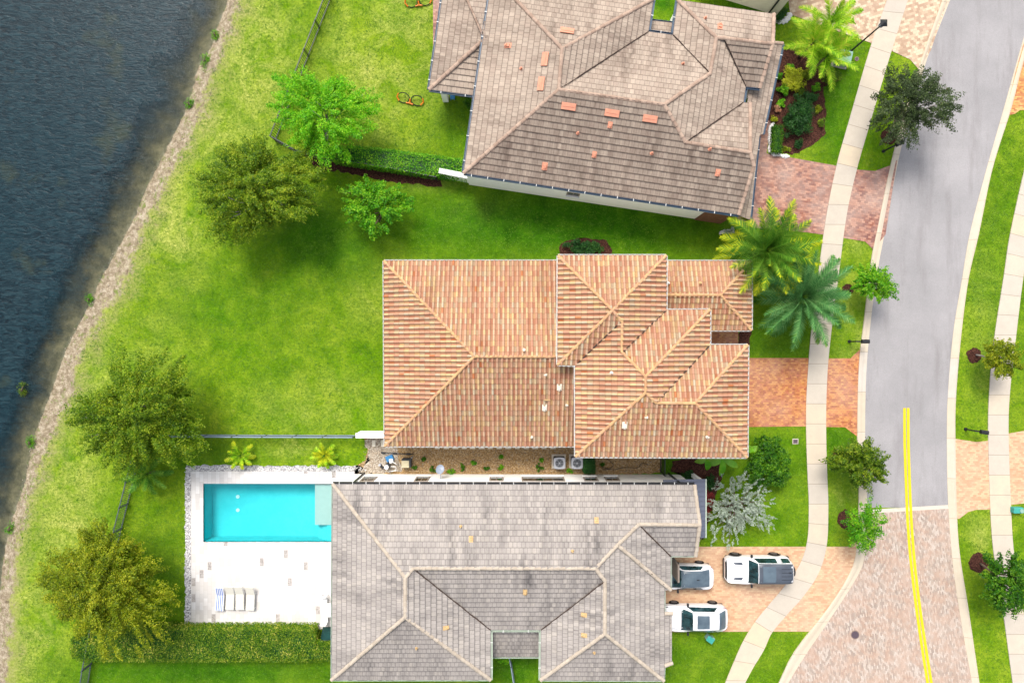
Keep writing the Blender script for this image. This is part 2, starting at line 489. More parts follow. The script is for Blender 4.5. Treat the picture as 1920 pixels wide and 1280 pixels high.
tile_mat("tile_brown", [(0.0, C(188, 169, 153)), (0.35, C(194, 176, 159)), (0.7, C(198, 181, 164)), (1.0, C(206, 188, 170))], C(92, 76, 68), 0.8, 0.9, south_dark=0.75)
tile_mat("tile_grey", [(0.0, C(186, 178, 171)), (0.4, C(191, 183, 176)), (0.75, C(196, 188, 180)), (1.0, C(203, 194, 184))], C(98, 94, 94), 0.9, 0.9, south_dark=0.5)
tile_mat("tile_clay", [(0.0, C(214, 158, 130)), (0.25, C(222, 174, 144)), (0.5, C(230, 190, 156)), (0.7, C(236, 204, 150)), (0.86, C(216, 202, 174)), (0.97, C(224, 182, 150)), (1.0, C(214, 132, 84))], C(142, 94, 62), 0.5, 0.6, pan=0.7)
def cap_mat(name, a, b_, c_):
    t = MT(name, 0.9, 0.15)
    cc = t.ramp(t.island(), [(0.0, a), (0.5, b_), (1.0, c_)])
    t.color(t.mix(t.ramp(t.noise(4, 5, 0.7), [(0.45, 0.0), (0.75, 0.5)]), cc, tuple(x * 0.6 for x in a[:3]) + (1,))); M[name] = t.m
cap_mat("cap_brown", C(176, 150, 132), C(192, 166, 148), C(206, 180, 160))
cap_mat("cap_grey", C(196, 182, 164), C(206, 192, 174), C(214, 200, 182))
cap_mat("cap_clay", C(216, 166, 124), C(232, 190, 136), C(224, 174, 138))
plain("underlay", C(84, 68, 60), 0.95, var=0.1)
plain("stucco_white", C(250, 248, 244, 0.88), 0.9, var=0.03)
plain("stucco_cream", C(232, 222, 200, 0.75), 0.9, var=0.04)
plain("white_trim", C(236, 236, 232, 0.75), 0.6, var=0.03)
plain("gutter_blue", C(66, 96, 124), 0.4, 0.5, var=0.15)
plain("gutter_dark", C(52, 52, 54), 0.4, 0.5, var=0.2)
plain("gutter_pale", C(206, 220, 202), 0.5, 0.4, var=0.08)
plain("terracotta", C(240, 164, 134), 0.8, var=0.12)
plain("vent_cream", C(226, 190, 136), 0.7, var=0.1)
plain("window_frame", C(170, 156, 142), 0.6, var=0.05)
plain("glass_dark", C(34, 44, 50), 0.06, 0.6, var=0.2)
plain("metal_blue", C(118, 124, 142), 0.45, 0.5, metal=0.3, var=0.05)
plain("black_metal", C(34, 36, 40), 0.45, 0.4, var=0.1)
plain("fence_slate", C(84, 94, 100), 0.5, 0.4, var=0.1)
plain("fence_pale", C(150, 166, 182), 0.4, 0.5, var=0.05)
plain("fence_black", C(56, 66, 62), 0.5, 0.4, var=0.1)
plain("utility_green", C(152, 192, 178), 0.55, 0.3, var=0.08)
plain("teal_cover", C(70, 176, 164), 0.5, 0.3, var=0.1)
plain("dark_green_cover", C(20, 74, 70), 0.7, 0.3, var=0.2)
plain("iron", C(96, 82, 92), 0.7, 0.3, var=0.2, scale=20)
plain("iron_ring", C(150, 128, 118), 0.7, 0.3, var=0.1, scale=20)
plain("white_plastic", C(244, 244, 242, 0.8), 0.5, 0.3, var=0.02)
plain("cushion_ivory", C(226, 222, 208, 0.72), 0.9, 0.1, var=0.04)
plain("orange_plastic", C(248, 138, 30), 0.5, 0.3, var=0.05)
plain("net_black", C(48, 58, 44), 0.8, 0.2, var=0.1)
plain("unit_grey", C(196, 200, 208), 0.5, 0.3, var=0.04)
plain("unit_dark", C(70, 76, 84), 0.6, 0.3, var=0.1)
plain("dish_grey", C(160, 172, 190), 0.4, 0.4, var=0.04)
plain("heater_cream", C(228, 216, 180), 0.6, 0.3, var=0.05)
plain("blue_plastic", C(60, 140, 200), 0.5, 0.3, var=0.1)
plain("brick_veneer", C(150, 108, 88), 0.9, 0.1, var=0.25, scale=5)
plain("bark", C(120, 104, 90), 0.95, 0.1, var=0.25, scale=8)
plain("bark_grey", C(178, 170, 160), 0.95, 0.1, var=0.15, scale=8)
plain("rubber", C(24, 22, 26), 0.8, 0.2, var=0.1)
plain("paver_pale", C(236, 228, 210, 0.75), 0.9, var=0.04)

def leaf_mat(name, stops, rough=0.5, trans=0.42):
    t = MT(name, rough, 0.25)
    f = t.math('ADD', t.math('MULTIPLY', t.island(), 0.6), t.math('MULTIPLY', t.ramp(t.noise(0.9, 3, 0.6), [(0.3, 0.0), (0.7, 1.0)]), 0.4))
    cc = t.ramp(f, stops)
    t.color(cc)
    tl = t.n("ShaderNodeBsdfTranslucent"); t.l(cc, tl.inputs[0])
    mx = t.n("ShaderNodeMixShader"); mx.inputs[0].default_value = trans
    t.l(t.b.outputs[0], mx.inputs[1]); t.l(tl.outputs[0], mx.inputs[2]); t.l(mx.outputs[0], t.out.inputs[0])
    M[name] = t.m
leaf_mat("leaf_olive", [(0.1, C(74, 108, 0)), (0.5, C(146, 170, 6)), (0.9, C(224, 224, 52))])
leaf_mat("leaf_olive_dark", [(0.1, C(56, 104, 2)), (0.5, C(120, 164, 8)), (0.9, C(206, 222, 52))])
leaf_mat("leaf_lime", [(0.1, C(68, 160, 2)), (0.5, C(132, 226, 8)), (0.9, C(202, 255, 52))])
leaf_mat("leaf_mid", [(0.1, C(44, 123, 2)), (0.5, C(101, 189, 8)), (0.9, C(184, 239, 48))])
leaf_mat("leaf_street", [(0.1, C(48, 88, 2)), (0.5, C(98, 140, 8)), (0.9, C(180, 200, 50))])
leaf_mat("leaf_greygreen", [(0.1, C(44, 60, 34)), (0.5, C(78, 100, 56)), (0.82, C(116, 138, 78)), (1.0, C(134, 104, 76))])
leaf_mat("leaf_dark", [(0.1, C(24, 74, 4)), (0.5, C(62, 132, 10)), (0.9, C(140, 194, 34))])
leaf_mat("leaf_deep", [(0.1, C(26, 70, 26)), (0.5, C(43, 100, 37)), (0.9, C(81, 140, 52))])
leaf_mat("leaf_yellow", [(0.1, C(150, 175, 29)), (0.5, C(220, 228, 44)), (0.9, C(255, 255, 87))])
leaf_mat("leaf_silver", [(0.1, C(136, 152, 128)), (0.5, C(172, 190, 168)), (0.9, C(212, 222, 206))], trans=0.1)
leaf_mat("leaf_hedge", [(0.05, C(44, 101, 8)), (0.4, C(99, 151, 17)), (0.72, C(162, 189, 37)), (0.95, C(255, 242, 121))])
leaf_mat("leaf_red", [(0.1, C(105, 30, 37)), (0.5, C(158, 48, 48)), (0.9, C(197, 96, 81))])
leaf_mat("leaf_peach", [(0.1, C(250, 162, 125)), (0.9, C(255, 225, 175))])
leaf_mat("palm_blue", [(0.1, C(66, 140, 68)), (0.5, C(118, 189, 107)), (0.9, C(180, 228, 143))], trans=0.35)
leaf_mat("palm_gold", [(0.1, C(167, 205, 40)), (0.5, C(247, 255, 48)), (0.9, C(255, 255, 68))], trans=0.35)
leaf_mat("palm_green", [(0.1, C(66, 134, 37)), (0.5, C(116, 182, 52)), (0.9, C(184, 224, 81))], trans=0.35)
leaf_mat("palm_areca", [(0.1, C(117, 183, 26)), (0.5, C(187, 247, 40)), (0.9, C(255, 255, 95))], trans=0.35)
leaf_mat("grass_blade", [(0.1, C(54, 112, 4)), (0.5, C(92, 148, 10)), (0.9, C(146, 184, 40))], trans=0.25)

plain("pier_stone", C(150, 138, 128), 0.9, var=.1)

# ------------------------------------------------------------ ground, lake, road and paths
GE = [(470, -60), (450, 0), (437, 41), (416, 94), (391, 162), (380, 225), (347, 275), (325, 319), (291, 387), (278, 400), (241, 524), (199, 585), (158, 654), (134, 744), (103, 812), (69, 895), (41, 991), (24, 1087), (17, 1225), (12, 1340)]
WE = [(440, -60), (421, 0), (403, 47), (390, 87), (366, 125), (354, 172), (342, 203), (321, 250), (298, 297), (270, 350), (250, 400), (185, 517), (151, 592), (115, 661), (87, 744), (60, 812), (38, 909), (12, 984), (0, 1046), (-14, 1156), (-22, 1340)]
def plan(pts): return [(W(x, y).x, W(x, y).y) for x, y in pts]
def sdist(X, Y, line):
    """signed distance to a polyline that runs downward in the picture; positive to its right (inland)"""
    L = plan(line)
    # long straight extensions at both ends
    a, b = np.array(L[0]), np.array(L[1]); L = [tuple(a + (a - b) / np.linalg.norm(a - b) * 400)] + L
    a, b = np.array(L[-1]), np.array(L[-3]); L = L + [tuple(a + (a - b) / np.linalg.norm(a - b) * 400)]
    best = np.full(X.shape, 1e9); sg = np.ones(X.shape)
    for (x0, y0), (x1, y1) in zip(L[:-1], L[1:]):
        dx, dy = x1 - x0, y1 - y0
        t_ = np.clip(((X - x0) * dx + (Y - y0) * dy) / (dx * dx + dy * dy), 0, 1)
        d_ = np.hypot(X - x0 - t_ * dx, Y - y0 - t_ * dy)
        s_ = np.sign(dx * (Y - y0) - dy * (X - x0))
        m_ = d_ < best - 1e-9
        best = np.where(m_, d_, best); sg = np.where(m_, s_, sg)
    return best * np.where(sg == 0, 1, sg)

def blobs(X, Y, lst):
    px = X / 0.04 + 960; py = -Y / 0.04 + 640
    o = np.zeros(X.shape)
    for (cx, cy, rx, ry, a) in lst:
        o = np.maximum(o, a * np.clip(1.35 - np.hypot((px - cx) / rx, (py - cy) / ry), 0, 1))
    return np.clip(o, 0, 1)
DRY = [(330, 420, 70, 130, 0.9), (200, 760, 50, 120, 0.9), (760, 30, 80, 80, 1.0), (900, 400, 60, 30, 0.5), (700, 560, 60, 60, 0.4), (480, 100, 90, 190, 1.0), (720, 120, 120, 150, 0.9), (400, 260, 60, 100, 0.8), (250, 640, 110, 170, 0.35), (130, 940, 70, 160, 1.0), (60, 1180, 60, 150, 0.8), (600, 760, 140, 60, 0.45), (1590, 940, 40, 50, 0.7),
       (1850, 1010, 40, 60, 0.7), (1600, 620, 40, 90, 0.5), (1850, 620, 40, 200, 0.35), (560, 840, 60, 20, 0.8), (820, 330, 90, 30, 0.8), (1600, 480, 30, 60, 0.5)]
LUSH_SHADE = [(1240, 5, 30, 25, 1.0), (1400, 10, 60, 20, .9), (470, 560, 200, 100, 0.45), (600, 420, 90, 60, 0.9), (1050, 420, 450, 85, 1.0), (620, 450, 130, 100, 0.9), (860, 240, 60, 70, 0.6), (300, 1080, 60, 140, 0.6), (400, 1260, 330, 40, 0.9), (1400, 640, 90, 60, 0.6), (1580, 830, 40, 60, 0.7), (1560, 190, 60, 160, 0.75), (1880, 450, 70, 300, 0.5), (1460, 640, 120, 60, 0.7), (1600, 860, 60, 80, 0.6), (1330, 900, 120, 140, .6),
        (1330, 1240, 160, 80, 0.5), (970, 1250, 80, 50, 0.9), (1290, 880, 90, 50, 0.9), (1460, 900, 120, 140, 0.4), (380, 850, 120, 40, 0.5), (560, 620, 160, 120, 0.3)]  # lush patches, and painted shade between the houses and in the roof notch
POOL = [W(382, 906), W(640, 1015)]
def ground():
    xs = np.concatenate([[-320, -200, -120, -80, -60, -50, -46], np.arange(-44, 44.01, 0.4), [46, 50, 60, 80, 120, 200, 320]])
    ys = np.concatenate([[-320, -200, -120, -80, -60, -50, -40, -34], np.arange(-30, 30.01, 0.4), [34, 40, 50, 60, 80, 120, 200, 320]])
    X, Y = np.meshgrid(xs, ys)
    dg = sdist(X, Y, GE); dw = sdist(X, Y, WE)
    f = np.clip(-dg / (np.maximum(-dg, 0) + np.maximum(dw, 0) + 1e-6), 0, 1)
    Z = np.where(dg >= 0, 0.0, np.where(dw >= 0, -0.45 * f, -0.45 + np.maximum(dw * 0.25, -3.5)))
    Z += np.where(dg < -0.1, 0.03 * np.sin(X * 5.1 + Y * 2.3) * np.sin(Y * 4.3), 0)
    shore = np.where(dg >= 0, dg, np.where(dw >= 0, -1.6 * f, -1.6 + dw))
    dry = blobs(X, Y, DRY); lush_shade = blobs(X, Y, LUSH_SHADE)
    nx, ny = len(xs), len(ys)
    V = np.stack([X, Y, Z], -1).reshape(-1, 3)
    F = []
    x0, x1, y0, y1 = POOL[0].x, POOL[1].x, POOL[1].y, POOL[0].y
    for j in range(ny - 1):
        for i in range(nx - 1):
            if xs[i + 1] > x0 - .02 and xs[i] < x1 + .02 and ys[j + 1] > y0 - .02 and ys[j] < y1 + .02: continue
            a = j * nx + i
            F.append((a, a + 1, a + nx + 1, a + nx))
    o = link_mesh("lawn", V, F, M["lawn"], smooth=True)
    for nm, arr in (("shore", shore), ("dry", dry), ("lush_shade", lush_shade)):
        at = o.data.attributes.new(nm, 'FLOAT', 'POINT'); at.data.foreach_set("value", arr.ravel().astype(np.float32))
    tag(o, "mown grass lawn round the houses, dropping down a sandy bank into the lake", kind="structure")
    # lake surface
    xs = np.concatenate([[-320, -120, -70, -50], np.arange(-44, -10, 0.5)]); ys = np.concatenate([[-320, -120, -60, -40], np.arange(-34, 34.1, 0.5), [40, 60, 120, 320]])
    X, Y = np.meshgrid(xs, ys); dw = sdist(X, Y, WE)
    V = np.stack([X, Y, np.full(X.shape, -0.45)], -1).reshape(-1, 3)
    nx, ny = len(xs), len(ys); F = []
    for j in range(ny - 1):
        for i in range(nx - 1):
            if dw[j:j + 2, i:i + 2].min() < 0.6: F.append((j * nx + i, j * nx + i + 1, (j + 1) * nx + i + 1, (j + 1) * nx + i))
    o = link_mesh("lake_water", V, F, M["lake"], smooth=True)
    at = o.data.attributes.new("depth", 'FLOAT', 'POINT'); at.data.foreach_set("value", (-dw * 0.24).ravel().astype(np.float32))
    tag(o, "dark blue rippled lake water along the left side", kind="structure")
ground()

def catmull(pts, step=8):
    P_ = [np.array(p, float) for p in pts]; out = []
    P_ = [2 * P_[0] - P_[1]] + P_ + [2 * P_[-1] - P_[-2]]
    for i in range(1, len(P_) - 2):
        for k in range(step):
            t_ = k / step
            a, b, c, d_ = P_[i - 1:i + 3]
            out.append(tuple(0.5 * ((2 * b) + (c - a) * t_ + (2 * a - 5 * b + 4 * c - d_) * t_ ** 2 + (3 * b - a - 3 * c + d_) * t_ ** 3)))
    out.append(tuple(P_[-2]))
    return out
def extend(pts, d0, d1):
    a, b = np.array(pts[0], float), np.array(pts[1], float)
    c, d_ = np.array(pts[-1], float), np.array(pts[-2], float)
    return [tuple(a + (a - b) / np.linalg.norm(a - b) * d0)] + list(pts) + [tuple(c + (c - d_) / np.linalg.norm(c - d_) * d1)]
PAVED = []
def ribbon(name, A, B, prof, mat, label, parent=None):
    """A,B: paired px edge points (already smoothed); prof: list of (t across, z)"""
    V = []; F = []; UV = []
    n = len(prof); s = 0; arc = []
    wa = [W(*p) for p in A]; wb = [W(*p) for p in B]
    for i in range(len(A)):
        if i: s += (((wa[i] + wb[i]) - (wa[i - 1] + wb[i - 1])) / 2).length
        arc.append(s)
        for (t_, z) in prof:
            p = wa[i].lerp(wb[i], t_); V.append((p.x, p.y, z))
    for i in range(len(A) - 1):
        for k in range(n - 1):
            F.append((i * n + k, (i + 1) * n + k, (i + 1) * n + k + 1, i * n + k + 1))
            UV += [(prof[k][0], arc[i]), (prof[k][0], arc[i + 1]), (prof[k + 1][0], arc[i + 1]), (prof[k + 1][0], arc[i])]
    o = link_mesh(name, V, F, mat, parent, uv=UV)
    tag(o, label, kind="structure")
    me = o.data
    if me.polygons[len(F) // 2].normal.z < 0: me.flip_normals()
    PAVED.append([(p.x, p.y) for p in wa] + [(p.x, p.y) for p in wb][::-1])
    return o
def interp_edge(tab, ys_):
    tab = sorted(tab, key=lambda p: p[1])
    sm = extend(catmull(tab, 6), 1500, 1500)
    yy = [p[1] for p in sm]; xx = [p[0] for p in sm]
    return [(float(np.interp(y, yy, xx)), y) for y in ys_]
LO = [(1766, 0), (1726.5, 113), (1675, 285), (1642, 440), (1634, 480), (1618.5, 606), (1609, 692), (1606.4, 830), (1609.5, 912), (1605, 1029), (1590, 1077.5), (1552.5, 1137.5), (1489, 1220), (1459, 1280)]
LI = [(1781.5, 0), (1735, 120), (1690, 275), (1658, 440), (1646, 503), (1632, 606), (1623.6, 709), (1622, 840), (1625.6, 950), (1622, 1032), (1612.5, 1070), (1571, 1137.5), (1507.5, 1231), (1477.5, 1280)]
RI = [(1945, -5), (1919.6, 69), (1881, 206), (1846.7, 326), (1817.5, 440), (1804, 520), (1787, 623), (1776.6, 744), (1775, 840), (1777.5, 946), (1787, 1062.5), (1803.7, 1175), (1822.5, 1280)]
RO = [(1960, -5), (1919.6, 113), (1895, 206), (1860.5, 316), (1834.7, 440), (1816, 520), (1802.4, 623), (1792, 744), (1791, 830), (1794, 969), (1800, 1044), (1815, 1137.5), (1836, 1280)]
ya = [-1400, -700, -300, -100] + list(np.arange(0, 1281, 20)) + [1400, 1700, 2300]
li, ri, lo, ro = (interp_edge(e, ya) for e in (LI, RI, LO, RO))
kp = [(0, 0.024), (0.35, 0.028), (0.62, 0.085), (0.8, 0.10), (0.97, 0.07), (1.0, -0.02)]
ribbon("left_kerb", li, lo, kp, M["kerb_concrete"], "pale concrete kerb with gutter on the left side of the street")
ribbon("right_kerb", ri, ro, kp, M["kerb_concrete"], "pale concrete kerb with gutter on the right side of the street")
def between(e, a, b):
    return interp_edge(e, sorted(set([a, b] + [y for y in ya if a < y < b])))
fl = [(0, 0.014), (1, 0.014)]
ribbon("asphalt_road", between(LI, -1400, 951), between(RI, -1400, 951), fl, M["asphalt"], "grey asphalt street curving past the houses")
bl = [(x, 957) for x, y in between(LI, 957, 958)][:1] + between(LI, 958, 2300)
ribbon("brick_road", bl, [(x, 957 - 7) for x, y in between(RI, 957, 958)][:1] + between(RI, 958, 2300), [(0, 0.019), (1, 0.019)], M["paver_street"], "street surface of weathered pink and grey brick pavers")
PAVED.append([])
mb = MB(); q = [W(*p) for p in ((1623, 955), (1777, 946), (1778, 953), (1625, 962))]
mb.add([(p.x, p.y, 0.026) for p in q], [(3, 2, 1, 0)]); tag(mb.build("concrete_band", M["band_concrete"]), "pale concrete band between asphalt and brick street", kind="structure")
def stripe(pts, w, name, label):
    sm = extend(catmull(pts, 5), 0.5, 300)
    A = [(x - w / 2, y) for x, y in sm]; B = [(x + w / 2, y) for x, y in sm]
    o = ribbon(name, A, B, [(0, 0.032), (1, 0.032)], M["yellow"], label); PAVED.pop()
stripe([(1695.6, 765), (1696, 830), (1698, 890), (1700.2, 950), (1703, 1000), (1708.5, 1062), (1717.5, 1137), (1728, 1210), (1739, 1280)], 5.3, "yellow_road_line", "left stripe of the double yellow centre line")
stripe([(1702.4, 765), (1702.8, 830), (1704.6, 890), (1707, 950), (1710, 1000), (1715.2, 1062), (1724.2, 1137), (1735, 1210), (1746, 1280)], 5.3, "yellow_road_line", "right stripe of the double yellow centre line")

SLp = [(1663, 0), (1633.7, 82), (1592.4, 223), (1568.4, 309), (1549.7, 400), (1536, 496), (1520.5, 623), (1514.6, 692), (1511, 760), (1511.5, 830), (1513.9, 894), (1516, 950), (1513, 1014), (1496, 1062.5), (1462.5, 1107.5), (1440, 1134), (1415, 1165), (1392.5, 1202), (1372, 1248), (1359, 1280)]
SRp = [(1702, 0), (1671.5, 94.5), (1630, 234), (1606, 318), (1587.5, 400), (1573.8, 500), (1558, 623), (1551.4, 692), (1548.7, 760), (1548.7, 830), (1550.6, 894), (1552.5, 950), (1549.5, 1021), (1534, 1074), (1504, 1119), (1459, 1160), (1447, 1185), (1432, 1217), (1411, 1252), (1396, 1280)]
SRp[15] = (1476, 1150)
sp = [(0, 0.0), (0, 0.06), (1, 0.06), (1, 0.0)]
ribbon("left_pavement", extend(catmull(SLp), 800, 500), extend(catmull(SRp), 800, 500), sp, M["sidewalk"], "cream concrete pavement slabs curving past the driveways")
R1 = [(1960, 120), (1945, 220), (1919.6, 320), (1893, 440), (1881, 520), (1862.5, 640.6), (1854.6, 726.6), (1852, 800), (1855, 931), (1861.8, 1032.5), (1878.7, 1137.5), (1898, 1280)]
R2 = [(2000, 130), (1984, 230), (1958, 330), (1930, 450), (1917, 526), (1903, 640.6), (1893.5, 726.6), (1890, 800), (1894, 931), (1900, 1032.5), (1917, 1137.5), (1937, 1280)]
ribbon("right_pavement", extend(catmull(R1), 800, 500), extend(catmull(R2), 800, 500), sp, M["sidewalk"], "cream concrete pavement along the right edge")

def sheet(name, pts, z, mat, label, kind="structure", jitter=0, paved=True, cat=None):
    P_ = plan(pts)
    if jitter:
        out = []
        for i in range(len(P_)):
            a, b = np.array(P_[i]), np.array(P_[(i + 1) % len(P_)])
            n_ = max(1, int(np.linalg.norm(b - a) / 0.25))
            for k in range(n_):
                out.append(tuple(a + (b - a) * k / n_ + rng.normal(0, jitter, 2)))
        P_ = out
    a = sum(P_[i][0] * P_[(i + 1) % len(P_)][1] - P_[(i + 1) % len(P_)][0] * P_[i][1] for i in range(len(P_)))
    if a < 0: P_ = P_[::-1]
    bm = bmesh.new()
    f = bm.faces.new([bm.verts.new((p[0], p[1], z)) for p in P_])
    bmesh.ops.triangulate(bm, faces=[f])
    me = bpy.data.meshes.new(name); bm.to_mesh(me); bm.free(); me.materials.append(mat)
    o = bpy.data.objects.new(name, me); col.objects.link(o)
    tag(o, label, kind=kind)
    if paved: PAVED.append(P_)
    return o
sheet("driveway", [(1395, 290), (1428, 225), (1446, 227), (1437, 288), (1479, 295), (1568, 311), (1606, 318), (1640, 321), (1670, 310), (1682, 300), (1660, 440), (1637, 468), (1622, 453), (1580.6, 446), (1544, 440), (1500, 434), (1380, 425)], 0.03, M["paver_red"], "faded red brick driveway of the brown roofed house")
sheet("driveway", [(1478, -60), (1478, 0), (1481, 27.5), (1637, 82.5), (1671.5, 96), (1706, 112), (1722, 130), (1745, 95), (1780, -10), (1800, -60)], 0.03, M["paver_cream"], "cream brick driveway at the top of the street")
sheet("driveway", [(1300, 671), (1403.6, 671), (1517, 671), (1556.6, 671.6), (1594, 671.6), (1612, 655), (1618, 655), (1614, 740), (1612, 820), (1607, 818), (1584, 800.5), (1549, 800), (1511, 799), (1402, 800), (1300, 800)], 0.03, M["paver_orange"], "bright orange brick driveway of the clay roofed house")
sheet("porch_floor", [(1290, 560), (1384, 560), (1384, 671), (1290, 671)], 0.034, M["paver_orange"], "orange brick floor of the entry court")
sheet("driveway", [(1180, 1024), (1512, 1024), (1549, 1024), (1590, 1024), (1603, 1012), (1612, 1020), (1600, 1070), (1560, 1135), (1530, 1181), (1515, 1183), (1447, 1183), (1404, 1183), (1260, 1184), (1180, 1184)], 0.03, M["paver_tan"], "tan brick driveway with three white cars")
sheet("driveway", [(1785, 821), (1803, 824), (1830, 828), (1851, 826), (1892, 812), (1960, 800), (1990, 938), (1920, 943), (1894, 946), (1855, 954.5), (1830, 955), (1815, 959), (1798, 972), (1786, 971)], 0.03, M["paver_tan"], "tan brick driveway across the street")
sheet("driveway", [(1886, 208), (1892, 216), (1902, 214), (1912, 207), (1960, 205), (1990, 60), (1925, 60), (1905, 130)], 0.03, M["paver_rust"], "rust orange brick driveway at the right edge")
# side yard gravel, white stone border, mulch beds
sheet("gravel_path", [(683, 822), (690, 816), (900, 800), (1240, 805), (1240, 886), (1130, 890), (660, 889), (668, 872), (686, 862), (690, 840)], 0.012, M["gravel_tan"], "tan gravel side yard between the clay and grey roofed houses", jitter=0.04)
sheet("gravel_path", [(686, 820), (745, 818), (752, 884), (672, 886), (690, 862)], 0.018, M["gravel_pale"], "pale gravel round the pool pump", jitter=0.08)
sheet("stone_border", [(347, 876), (352, 871), (672, 873), (700, 880), (700, 890), (362, 888), (362, 1176), (347, 1176)], 0.012, M["gravel_white"], "white pebble border round the pool deck", jitter=0.05)
sheet("mulch_bed", [(560, 285), (620, 303), (700, 318), (780, 330), (826, 338), (828, 350), (800, 349), (720, 338), (640, 322), (598, 318)], 0.012, M["mulch"], "strip of dark mulch below the boundary hedge", jitter=0.06)
sheet("mulch_bed", [(1440, 100), (1470, 85), (1500, 100), (1535, 130), (1565, 140), (1572, 150), (1545, 165), (1548, 215), (1545, 255), (1520, 275), (1485, 290), (1468, 285), (1462, 250), (1440, 225), (1430, 200)], 0.012, M["mulch"], "dark mulch planting bed in front of the brown roofed house", jitter=0.06)
sheet("mulch_bed", [(1048, 462), (1056, 452), (1097, 446), (1138, 452), (1147, 470), (1147, 500), (1048, 500)], 0.012, M["mulch"], "mulch bed with low shrubs above the clay roofed house", jitter=0.04)
sheet("mulch_bed", [(1262, 865), (1330, 850), (1360, 880), (1330, 960), (1318, 1010), (1290, 1010), (1290, 890), (1258, 884)], 0.012, M["mulch"], "mulch bed between the clay and grey roofed houses", jitter=0.05)
sheet("mulch_bed", [(1385, 600), (1402, 590), (1412, 612), (1400, 660), (1384, 662)], 0.014, M["mulch"], "small mulch patch beside the entry court", jitter=0.04)
def ring(px, py, r, label):
    n_ = 26
    sheet("mulch_ring", [(px + r * math.cos(2 * math.pi * k / n_) * random.uniform(.88, 1.12), py + r * math.sin(2 * math.pi * k / n_) * random.uniform(.88, 1.12)) for k in range(n_)], 0.02, M["mulch"], label)
ring(1589, 543, 11, "mulch ring under the small green street tree")
ring(1571, 857, 13, "mulch ring under the spiky olive street tree")
ring(1586, 973, 18, "mulch ring under the airy street tree by the brick street")
ring(1826, 666, 14, "mulch ring under the yellow street tree")
ring(1834, 1054, 18, "mulch ring under the dark street tree at the right edge")
ring(1668, 255, 16, "mulch ring under the grey green street tree")

# pool deck with a real basin
def pool():
    mb = MB(); z = 0.07
    x0, x1, y0, y1 = POOL[0].x, POOL[1].x, POOL[1].y, POOL[0].y
    X0, X1, Y0, Y1 = W(359, 0).x, W(665, 0).x, W(0, 1178).y, W(0, 883).y
    for (a, b, c, d_) in ((X0, X1, y1, Y1), (X0, X1, Y0, y0), (X0, x0, y0, y1), (x1, X1, y0, y1)):
        mb.prism([(a, c), (b, c), (b, d_), (a, d_)], -0.1, z)
    tag(mb.build("pool_deck", M["deck"]), "white stone paver deck round the swimming pool", kind="structure")
    PAVED.append([(X0, Y0), (X1, Y0), (X1, Y1), (X0, Y1)])
    root = empty("swimming_pool", ((x0 + x1) / 2, (y0 + y1) / 2, 0), "turquoise rectangular swimming pool set in white stone deck", "pool")
    b = MB(); dz = -1.5
    sx = W(589, 0).x; zs = -0.22
    b.add([(x0, y0, dz), (sx, y0, dz), (sx, y1, dz), (x0, y1, dz)], [(0, 1, 2, 3)])
    b.add([(x0, y0, dz), (x0, y1, dz), (x0, y1, z - .01), (x0, y0, z - .01)], [(0, 1, 2, 3)])
    b.add([(x0, y1, dz), (sx, y1, dz), (sx, y1, z - .01), (x0, y1, z - .01)], [(0, 1, 2, 3)])
    b.add([(x0, y0, dz), (x0, y0, z - .01), (x1, y0, z - .01), (x1, y0, dz)], [(0, 1, 2, 3)])
    b.build("basin", M["plaster"], root)
    s = MB(); ys_ = W(0, 985).y
    s.prism([(sx, ys_), (x1 - .004, ys_), (x1 - .004, y1 - .004), (sx, y1 - .004)], dz, zs)
    s.build("tanning_shelf", M["pool_shelf"], root)
    st = MB()
    for k, xx in enumerate((W(591, 0).x, W(601, 0).x, W(611, 0).x)):
        st.prism([(xx, y0 + .004), (W(611, 0).x + .6 if k == 2 else xx + 0.397, y0 + .004), (W(611, 0).x + .6 if k == 2 else xx + 0.397, ys_ - .003), (xx, ys_ - .003)], dz + .004, -0.85 + 0.28 * k)
    st.build("steps", M["plaster"], root)
    for p in ((431, 939), (431, 965)):
        w = W(*p); dr = MB(); dr.cyl(w.x, w.y, dz, dz + .04, .14, 16)
        dr.build("drain", M["white_plastic"], root)
    wtr = MB(); wtr.add([(x0, y0, -0.06), (x1, y0, -0.06), (x1, y1, -0.06), (x0, y1, -0.06)], [(0, 1, 2, 3)])
    wtr.build("water", M["pool_water"], root)
pool()

# ------------------------------------------------------------ houses
def clip_half(poly, axis, val, keep_ge):
    out = []
    n = len(poly)
    for i in range(n):
        a, b = poly[i], poly[(i + 1) % n]
        ia = (a[axis] >= val) if keep_ge else (a[axis] <= val)
        ib = (b[axis] >= val) if keep_ge else (b[axis] <= val)
        if ia: out.append(a)
        if ia != ib:
            t_ = (val - a[axis]) / (b[axis] - a[axis])
            p = [a[0] + (b[0] - a[0]) * t_, a[1] + (b[1] - a[1]) * t_]; p[axis] = val
            out.append(tuple(p))
    return out
def clip_cell(poly, u0, u1, v0, v1):
    p = clip_half(poly, 0, u0, True)
    if len(p) > 2: p = clip_half(p, 0, u1, False)
    if len(p) > 2: p = clip_half(p, 1, v0, True)
    if len(p) > 2: p = clip_half(p, 1, v1, False)
    return p if len(p) > 2 else []
def parea(p):
    return abs(sum(p[i][0] * p[(i + 1) % len(p)][1] - p[(i + 1) % len(p)][0] * p[i][1] for i in range(len(p)))) / 2

